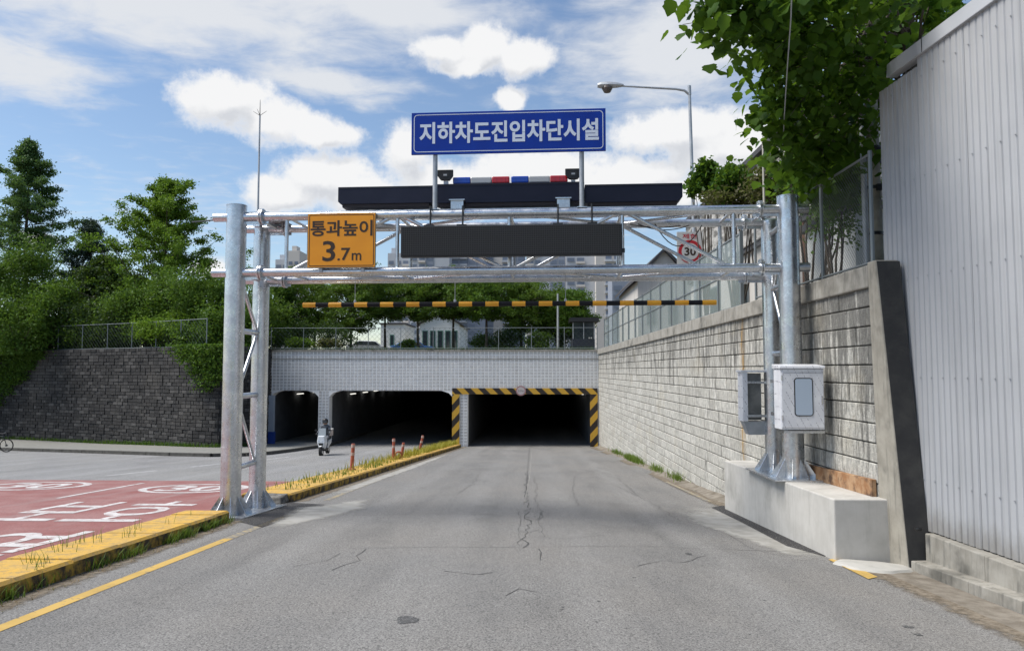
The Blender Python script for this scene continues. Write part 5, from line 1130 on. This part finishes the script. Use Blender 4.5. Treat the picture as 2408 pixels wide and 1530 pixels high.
# ------------------------------------------------------------------ pole, lamp, signs
up_ = empty('utility_pole', (5.93, 12.9, UP), 'pale concrete utility pole with black straps beside the grey shed', 'pole')
MB().tube((5.93, 12.9, UP), (5.89, 12.9, 10.4), .14, .105, n=20).build('shaft', UPOLE, up_, smooth=True)
for z_ in (4.13, 4.93, 5.4, 5.63, 6.2): MB().tube((5.925 , 12.9, z_), (5.925, 12.9, z_ + .055), .15, n=20).build('strap', BLACKP, up_, smooth=True)
MB().tube((5.74, 12.8, UP), (5.715, 12.8, 8), .05, n=12).build('conduit', STEELG, up_, smooth=True)
for z_ in (4.88, 5.52): MB().box(5.9, 6.5, 12.68, 12.74, z_, z_ + .11).build('arm', BLACKP, up_)
for k in range(5): MB().lathe([(.11, 0), (.18, .02), (.11, .04)], (5.93, 12.78, 3.4 + k * .06), 14).build('cable_coil', BLACKP, up_, smooth=True)
sp_ = empty('street_lamp', (6.52, 30, UP - .1), 'grey street lamp with long arm above the block wall', 'street lamp'); zt = gz(198, 30)
MB().tube((6.62, 30, UP - .1), (6.44, 30, zt), .095, .06, n=16).build('pole', STEELG, sp_, smooth=True)
MB().path([(6.44, 30, zt - .28), (6.25, 30, zt - .12), (5.9, 30, zt - .05), (3.7, 30, zt + .10)], [.06, .05, .045, .035], 10).build('arm', STEELG, sp_, smooth=True); MB().tube((6.45, 30, zt - .3), (6.44, 30, zt + .08), .07, n=14).build('arm_socket', STEELG, sp_, smooth=True)
hx = 3.75; hd = MB(); secs = [(0, .06, .06, .04), (-.25, .14, .13, .08), (-.6, .18, .17, .10), (-.95, .17, .16, .10), (-1.08, .12, .09, .06)]
for dx_, wy, hu, hl in secs:
    for k in range(10):
        a = 2 * math.pi * k / 10; hd.v.append((hx + dx_, 30 + wy * math.cos(a), zt + .12 + (hu if math.sin(a) > 0 else hl) * math.sin(a))); hd.t.append(.5)
hd.f += [(r * 10 + i, r * 10 + (i + 1) % 10, (r + 1) * 10 + (i + 1) % 10, (r + 1) * 10 + i) for r in range(4) for i in range(10)] + [tuple(range(9, -1, -1)), tuple(range(40, 50))]
head = hd.build('lamp_head', STEELG, sp_, smooth=True); MB().lathe([(.02, -.27), (.14, -.24), (.22, -.10), (.20, .0)], (hx - .68, 30, zt + .09), 14).build('lamp_bowl', mat('lamp_bowl', (.10, .085, .075), .3), head, smooth=True)
ss = empty('speed_sign', (6.35, 29.7, gz(622, 29.7)), 'white board with red-ringed 30 speed limit on the lamp pole', 'sign'); c0 = (gx(1623, 29.7), gz(592, 29.7))
MB().box(c0[0] - .52, c0[0] + .52, 29.66, 29.70, c0[1] - .62, c0[1] + .80).build('board', mat('sign_white', (.52, .52, .50), .5), ss)
cyl(.47, 29.645, 29.658, c0).build('red_ring', mat('sign_red', (.42, .012, .02), .45), ss); cyl(.34, 29.638, 29.6445, c0).build('disc', MATS['sign_white'], ss)
lettering('30', lambda x, y: (c0[0] - .23 + .46 * x, 29.634, c0[1] - .17 + .34 * y), SIGNK, ss, .03); lettering('제한', lambda x, y: (c0[0] - .3 + .6 * x, 29.655, c0[1] + .52 + .2 * y), MATS['sign_red'], ss, .02)
tp = empty('thin_pole', (gx(1312, 52), 52, UP), 'tall thin pale pole behind the portal fence', 'pole'); MB().tube((gx(1312, 52), 52, UP), (gx(1312, 52), 52, gz(690, 52)), .085, .06, n=12).build('shaft', mat('pale_pole', (.34, .36, .36), .6), tp, smooth=True); MB().lathe([(.14, 0), (.14, .03), (.09, .05)], (gx(1312, 52), 52, UP), 12).build('foot', MATS['pale_pole'], tp)
thing1(MB().path([A(1863, -60, 8.6), A(1860, 40, 9.2), A(1852, 150, 10.2), A(1845, 262, 11.3), A(1841, 340, 12.2), Vector((4.9, 13.4, 6.4))], .008, 6), 'hanging_cable', MATS['pale_pole'], 'thin pale cable hanging down before the large-leaved tree', 'cable')
thing1(MB().path([A(452, 522, 30), A(480, 520, 28.5), A(506, 517, 27), A(560, 512, 25)], .03, 6), 'overhead_wire', DARKST, 'short dark wire seen left of the front gantry post top', 'cable')

# ------------------------------------------------------------------ buildings
def tower(px0, px1, ptop, Y, label, wall, seed):
    rs = random.Random(seed); x0, x1 = gx(px0, Y), gx(px1, Y); H = gz(ptop, Y); dp = 14; ro = empty('apartment_tower', ((x0 + x1) / 2, Y, UP), label, 'building', 'apartment towers on the skyline')
    wl = MB().box(x0, x1, Y, Y + dp, UP, H).build('wall', wall, ro)
    n = max(2, round((x1 - x0) / 3.2)); w_ = (x1 - x0) / n; fl = int((H - UP - 2) / 2.9)
    for i in range(n):
        k = rs.choice(('grey', 'win', 'balc', 'white')) if n > 2 else 'win'
        if k == 'grey': MB().box(x0 + i * w_ + .05, x0 + (i + 1) * w_ - .05, Y - .25, Y - .02, UP, H - 1).build('bay', APTG, ro)
        wm = MB(); bm_ = MB()
        for f in range(fl):
            z_ = UP + 1.3 + f * 2.9
            if k != 'white':
                wm.box(x0 + i * w_ + .45, x0 + (i + 1) * w_ - .45, Y - .32, Y - .26, z_, z_ + 1.5)
                if k == 'balc': bm_.box(x0 + i * w_ + .15, x0 + (i + 1) * w_ - .15, Y - .9, Y - .01, z_ - .75, z_ + .1)
        if wm.v: wm.build('window_stack', APTB, ro, kind='stuff')
        if bm_.v: bm_.build('balcony_stack', APTW if wall != APTW else APTC, ro, kind='stuff')
    MB().box(x0 + w_ * .3, x0 + w_ * 1.1, Y + 3, Y + 8, H, H + 2.6).build('lift_house', wall, ro)
tower(638, 672, 606, 330, 'low pale tower seen left of the amber sign', APTW, 1); tower(668, 696, 585, 320, 'slim pale tower seen just left of the amber sign', APTC, 2); tower(908, 960, 592, 300, 'pale tower at left end of the row under the message board', APTW, 3)
tower(962, 1055, 560, 290, 'wide grey-white tower below the left half of the message board', APTW, 4); tower(1058, 1140, 572, 300, 'grey tower left of the gantry middle', APTG, 5); tower(1142, 1235, 575, 310, 'cream tower behind the gantry middle', APTC, 6)
tower(1238, 1330, 565, 280, 'pale tower right of the gantry middle, above the trees', APTW, 7); tower(1332, 1400, 575, 275, 'pale blue-grey tower behind the kiosk', APTW, 8); tower(1402, 1462, 580, 270, 'cream-white tower under the right end of the message board', APTC, 9); tower(1440, 1492, 640, 240, 'lower grey tower right of the kiosk, beyond the panel fence', APTG, 10)
def house(name, label, x0, x1, y0, y1, zb_, ze, zr, wall, wins=(), side_wins=(), roofm=ROOFD, gable_x=True, frame=GREENW):
    ro = empty(name, ((x0 + x1) / 2, y0, zb_), label, 'building'); MB().box(x0, x1, y0, y1, zb_, ze).build('wall', wall, ro); o = .3
    if zr > ze:
        if gable_x:  # ridge along y
            xm = (x0 + x1) / 2; MB().prism([(x0, ze), (x1, ze), (xm, zr)], y0 + .01, y1 - .01).build('gable', wall, ro); MB().prism([(x0 - o, ze - .12), (xm, zr - .02), (x1 + o, ze - .12), (x1 + o, ze + .06), (xm, zr + .2), (x0 - o, ze + .06)], y0 - o, y1 + o).build('roof', roofm, ro)
    else: MB().box(x0 - .15, x1 + .15, y0 - .15, y1 + .15, ze, ze + .18).build('roof', roofm, ro)
    for a, b, c, d in wins:
        f = MB().box(a, b, y0 - .06, y0 - .01, c, d).build('window', frame, ro); MB().box(a + .08, b - .08, y0 - .075, y0 - .061, c + .08, d - .08).build('pane', GLASS, f)
    for a, b, c, d in side_wins:
        f = MB().box(x0 - .06, x0 - .01, a, b, c, d).build('window', frame, ro); MB().box(x0 - .075, x0 - .061, a + .08, b - .08, c + .08, d - .08).build('pane', GLASS, f)
    return ro
house('white_house', 'plain white house between the trees above the portal', gx(893, 85), gx(950, 85), 85, 92, UP - .3, gz(762, 85), 0, HOUSEW, [(gx(915, 85), gx(925, 85), 4.6, 5.9)])
house('white_house', 'white house with green-framed tall windows above the portal', gx(986, 82), gx(1080, 82), 82, 92, UP - .3, gz(762, 82), gz(735, 82), HOUSEW, [(gx(a, 82), gx(a + 13, 82), 3.4, 6.2) for a in (992, 1010, 1028, 1046, 1062)])
house('beige_house', 'beige gabled house behind the panel fence', gx(1500, 46), gx(1625, 46), 46, 56, UP - .1, gz(660, 46), gz(590, 46), HOUSEB, [(gx(1520, 46), gx(1540, 46), 4.6, 6.2), (gx(1570, 46), gx(1592, 46), 4.6, 6.2)], (), ROOFD, True, FPOST)
sb_ = house('beige_building', 'rough clad beige building right of the speed sign', 8.3, 20, 21, 39, UP - .1, 6.3, 0, HOUSEB, (), [(24, 25.6, 4.2, 5.6), (28.5, 30, 4.2, 5.6), (33, 34.6, 4.2, 5.6)], ROOFD, False, FPOST)
MB().box(8.1, 20, 20.9, 39.1, 6.49, 9.4).build('upper_storey', HOUSES, sb_); MB().box(7.9, 20.2, 20.6, 39.4, 9.41, 9.6).build('eaves', ROOFD, sb_)
MB().box(8.02, 8.098, 25, 27, 7.2, 8.6).build('window', FPOST, sb_)
for y_ in (22.5, 30.5, 37): MB().tube((8.2, y_, UP), (8.2, y_, 6.3), .05, n=10).build('downpipe', mat('brown_pipe%d' % int(y_), (.24, .12, .07), .6), sb_)
house('white_building', 'white building glimpsed through the chain-link fence', 7.2, 13, 16.6, 19.6, UP - .1, 5.4, 0, HOUSEW)
ki = empty('kiosk', (gx(1372, 54), 54, UP), 'dark glazed kiosk with flat black roof at the right end of the portal', 'kiosk'); kx0, kx1 = gx(1345, 54), gx(1398, 54)
MB().box(kx0 - .15, kx1 + .3, 53.7, 56.2, gz(757, 54), gz(747, 54)).build('roof', BLACKP, ki); MB().box(kx0 + .05, kx1, 54, 56, UP, UP + .95).build('dado', mat('kiosk_navy', (.02, .025, .04), .5), ki)
MB().box(kx0 + .1, kx1 - .05, 54.05, 55.9, UP + .951, gz(758, 54)).build('glazing', GLASS, ki)
for x_ in (kx0 + .05, (kx0 + kx1) / 2, kx1 - .06): MB().box(x_, x_ + .06, 53.98, 54.04, UP + .951, gz(758, 54)).build('mullion', STEELG, ki)
for k, (a, b) in enumerate(((1384, 793), (1389, 793))): MB().box(gx(a, 53.9), gx(a + 3, 53.9), 53.9, 53.97, gz(b + 3, 53.9), gz(b, 53.9)).build('sign_plate', MATS['sign_white'], ki)

# ------------------------------------------------------------------ vehicles and rider
def car(label, x, y, rot, m, seed):
    ro = empty('parked_car', (x, y, UP), label, 'car', 'cars beyond the portal', rz_=rot); ORG[ro.name] = Vector((0, 0, 0))
    prof = [(-2.15, .35), (2.15, .35), (2.2, .75), (1.9, .92), (1.05, 1.0), (.55, 1.42), (-1.0, 1.46), (-1.75, 1.05), (-2.18, .98)]
    MB().prism(prof, -.85, .85).build('body', m, ro, bevel=.06)
    MB().prism([(.95, 1.02), (.50, 1.37), (-.95, 1.40), (-1.55, 1.06)], -.865, -.853).build('side_window', GLASS, ro); MB().prism([(.95, 1.02), (.50, 1.37), (-.95, 1.40), (-1.55, 1.06)], .853, .865).build('side_window', GLASS, ro)
    MB().hexa([(1.09, -.7, 1.0), (1.09, .7, 1.0), (1.07, .7, 1.0), (1.07, -.7, 1.0), (.60, -.65, 1.40), (.60, .65, 1.40), (.57, .65, 1.41), (.57, -.65, 1.41)]).build('windscreen', GLASS, ro)
    for sx_ in (-1.35, 1.35):
        for sy in (-.80, .80):
            wh = MB().tube((sx_, sy - .1, .32), (sx_, sy + .1, .32), .32, n=18).build('wheel', RUBBER, ro, smooth=True); MB().tube((sx_, sy - .11, .32), (sx_, sy + .11, .32), .19, n=14).build('rim', CHROME, wh)
    for sy in (-.6, .6): MB().box(2.12, 2.22, sy - .2, sy + .2, .68, .82).build('headlight', LCLEAR, ro)
car('white car parked behind the portal fence, roof showing', gx(866, 70), 70, .25, CARW, 1); car('blue car parked in front of the white house', gx(972, 71), 71, .1, CARB, 2)

def skin_body(name, verts, edges, radii, m, parent, loc, root=0):
    me = bpy.data.meshes.new(name); bm = bmesh.new(); ly = bm.verts.layers.skin.verify(); vs = []
    for i, (v, r) in enumerate(zip(verts, radii)):
        x = bm.verts.new(v); x[ly].radius = (r, r); x[ly].use_root = i == root; vs.append(x)
    for a, b in edges: bm.edges.new((vs[a], vs[b]))
    bm.to_mesh(me); bm.free(); me.materials.append(m); o = bpy.data.objects.new(name, me); col.objects.link(o); o.parent = parent; o.location = loc
    o.modifiers.new('skin', 'SKIN').use_smooth_shade = True; s = o.modifiers.new('sub', 'SUBSURF'); s.levels = s.render_levels = 2; return o
p = R(763, 1069); H0 = -math.pi / 2 + .04       # local +x forward, turned towards the camera
sct = empty('motor_scooter', p, 'white motor scooter with rear box riding out of the middle bore', 'scooter', rz_=H0); ORG[sct.name] = Vector((0, 0, 0))
for k, (x_, nm) in enumerate(((.68, 'wheel'), (-.66, 'wheel'))):
    wh = MB().tube((x_, -.065, .27), (x_, .065, .27), .27, n=22).build(nm, RUBBER, sct, smooth=True); MB().tube((x_, -.07, .27), (x_, .07, .27), .15, n=16).build('rim', CHROME, wh)
MB().add([(.78, a, z) for a, z in ((-.10, .46), (.10, .46), (.19, .72), (.15, 1.00), (-.15, 1.00), (-.19, .72))] + [(.42, a, z) for a, z in ((-.16, .32), (.16, .32), (.25, .66), (.19, 1.02), (-.19, 1.02), (-.25, .66))], [(0, 1, 2, 3, 4, 5), (11, 10, 9, 8, 7, 6)] + [(i, (i + 1) % 6, 6 + (i + 1) % 6, 6 + i) for i in range(6)]).build('front_fairing', SCW, sct, bevel=.03)
MB().hexa([(.72, -.05, .52), (.72, .05, .52), (.50, .06, .52), (.50, -.06, .52), (.98, -.07, .50), (.98, .07, .50), (.60, .08, .58), (.60, -.08, .58)]).build('front_mudguard', SCW, sct, bevel=.02)
for s in (-1, 1):
    MB().hexa([(.785, s * .04, .72), (.785, s * .15, .78), (.74, s * .16, .78), (.74, s * .04, .72), (.765, s * .05, .82), (.755, s * .15, .88), (.72, s * .16, .88), (.72, s * .05, .82)]).build('headlight', CHROME, sct)
    MB().tube((.42, s * .10, 1.02), (.34, s * .36, 1.06), .018, n=8).build('handlebar', BLACKP, sct); MB().tube((.40, s * .22, 1.05), (.44, s * .34, 1.24), .008, n=6).build('mirror_stem', BLACKP, sct); MB().box(.43, .45, s * .34 - .05, s * .34 + .05, 1.22, 1.30).build('mirror', BLACKP, sct)
    MB().tube((.58, s * .07, .95), (.68, s * .09, .27), .026, n=10).build('fork', BLACKP, sct)
MB().hexa([(.792, -.07, .47), (.792, .07, .47), (.77, .07, .47), (.77, -.07, .47), (.80, -.12, .66), (.80, .12, .66), (.77, .12, .66), (.77, -.12, .66)]).build('grille', BLACKP, sct)
MB().hexa([(.62, -.20, 1.0), (.62, .20, 1.0), (.60, .20, 1.0), (.60, -.20, 1.0), (.44, -.15, 1.36), (.44, .15, 1.36), (.42, .15, 1.36), (.42, -.15, 1.36)]).build('windshield', mat('windshield', (.25, .28, .30), .1), sct)
MB().box(-.15, .45, -.17, .17, .24, .34).build('floorboard', BLACKP, sct, bevel=.02); MB().hexa([(-.90, -.12, .50), (.0, -.17, .34), (.0, .17, .34), (-.90, .12, .50), (-.95, -.15, .74), (.02, -.18, .70), (.02, .18, .70), (-.95, .15, .74)]).build('rear_body', SCW, sct, bevel=.03)
MB().hexa([(-.85, -.14, .742), (.02, -.16, .715), (.02, .16, .715), (-.85, .14, .742), (-.85, -.12, .84), (.0, -.14, .80), (.0, .14, .80), (-.85, .12, .84)]).build('seat', BLACKP, sct, bevel=.02)
bx_ = MB().box(-1.04, -.68, -.19, .19, .88, 1.20).build('delivery_box', mat('box_beige', (.50, .42, .37), .6), sct, bevel=.03); MB().box(-1.05, -.67, -.20, .20, 1.202, 1.24).build('lid', HOUSEW, bx_)
MB().box(-1.0, -.7, -.1, .1, .745, .878).build('rack', DARKST, sct)
rd = empty('person', p, 'person in dark clothing and black helmet riding the white scooter', 'person', rz_=H0); ORG[rd.name] = Vector((0, 0, 0))
bv = [(-.28, 0, .92), (-.24, 0, 1.12), (-.16, 0, 1.32), (-.12, 0, 1.46), (-.10, 0, 1.54)]; br = [.15, .14, .155, .09, .06]; be = [(0, 1), (1, 2), (2, 3), (3, 4)]
for s in (-1, 1):
    b = len(bv); bv += [(-.12, s * .19, 1.40), (.06, s * .27, 1.20), (.28, s * .30, 1.10)]; br += [.070, .055, .042]; be += [(3, b), (b, b + 1), (b + 1, b + 2)]
    b = len(bv); bv += [(-.22, s * .10, .90), (.18, s * .16, .84), (.14, s * .13, .48), (.30, s * .13, .40)]; br += [.10, .085, .06, .045]; be += [(0, b), (b, b + 1), (b + 1, b + 2), (b + 2, b + 3)]
skin_body('body', bv, be, br, CLOTHG, rd, (0, 0, 0))
for s in (-1, 1):
    hv = [(.26, s * .30, 1.10), (.33, s * .32, 1.085)]; hr = [.036, .034]; he = [(0, 1)]
    for k in range(4): b = len(hv); y_ = s * (.285 + k * .022); hv += [(.37, y_, 1.09), (.395, y_, 1.06), (.375, y_, 1.035)]; hr += [.011, .010, .009]; he += [(1, b), (b, b + 1), (b + 1, b + 2)]
    b = len(hv); hv += [(.31, s * .275, 1.06), (.35, s * .27, 1.04)]; hr += [.012, .010]; he += [(0, b), (b, b + 1)]
    skin_body('hand', hv, he, hr, BLACKP, rd, (0, 0, 0), 1)
MB().lathe([(.02, -.13), (.09, -.11), (.105, -.03), (.10, .05), (.07, .11), (.01, .13)], (-.06, 0, 1.64), 18).build('head', FLESH, rd, smooth=True)
hm = MB().lathe([(.10, -.10), (.135, -.06), (.148, .02), (.135, .09), (.09, .145), (.01, .165)], (-.07, 0, 1.66), 18).build('helmet', BLACKP, rd, smooth=True); MB().box(.062, .085, -.10, .10, 1.60, 1.70).build('visor', GLASS, hm)

pb = R(8, 1063); bi = empty('bicycle', pb + Vector((-.95, 0, 0)), 'bicycle at the far left edge by the footway, one wheel in view', 'bicycle', rz_=0.12); ORG[bi.name] = Vector((0, 0, 0))
for x_ in (-.02, 1.02):
    tyre = MB().path([(x_ + .33 * math.cos(t), 0, .35 + .33 * math.sin(t)) for t in np.linspace(0, 2 * math.pi, 33)], .028, 6).build('wheel', RUBBER, bi, smooth=True); spk = MB()
    for k in range(10): a = 2 * math.pi * k / 10; spk.tube((x_, 0, .35), (x_ + .32 * math.cos(a), 0, .35 + .32 * math.sin(a)), .004, n=4)
    spk.build('spokes', CHROME, tyre); MB().tube((x_, -.05, .35), (x_, .05, .35), .045, n=12).build('hub', BLACKP, tyre)
fr_ = MB()
for a, b in (((-.02, 0, .35), (.35, 0, .32)), ((.35, 0, .32), (.22, 0, .85)), ((-.02, 0, .35), (.24, 0, .75)), ((.35, 0, .32), (.85, 0, .80)), ((.24, 0, .76), (.84, 0, .84)), ((.82, 0, .95), (1.02, 0, .35))): fr_.tube(a, b, .02, n=8)
fr_.build('frame', DARKST, bi); MB().box(.08, .34, -.06, .06, .86, .92).build('saddle', BLACKP, bi, bevel=.02); MB().path([(.80, -.28, 1.02), (.82, 0, .98), (.80, .28, 1.02)], .015, 8).build('handlebar', CHROME, bi); MB().tube((.35, -.09, .32), (.35, .09, .32), .08, n=14).build('crank', CHROME, bi)
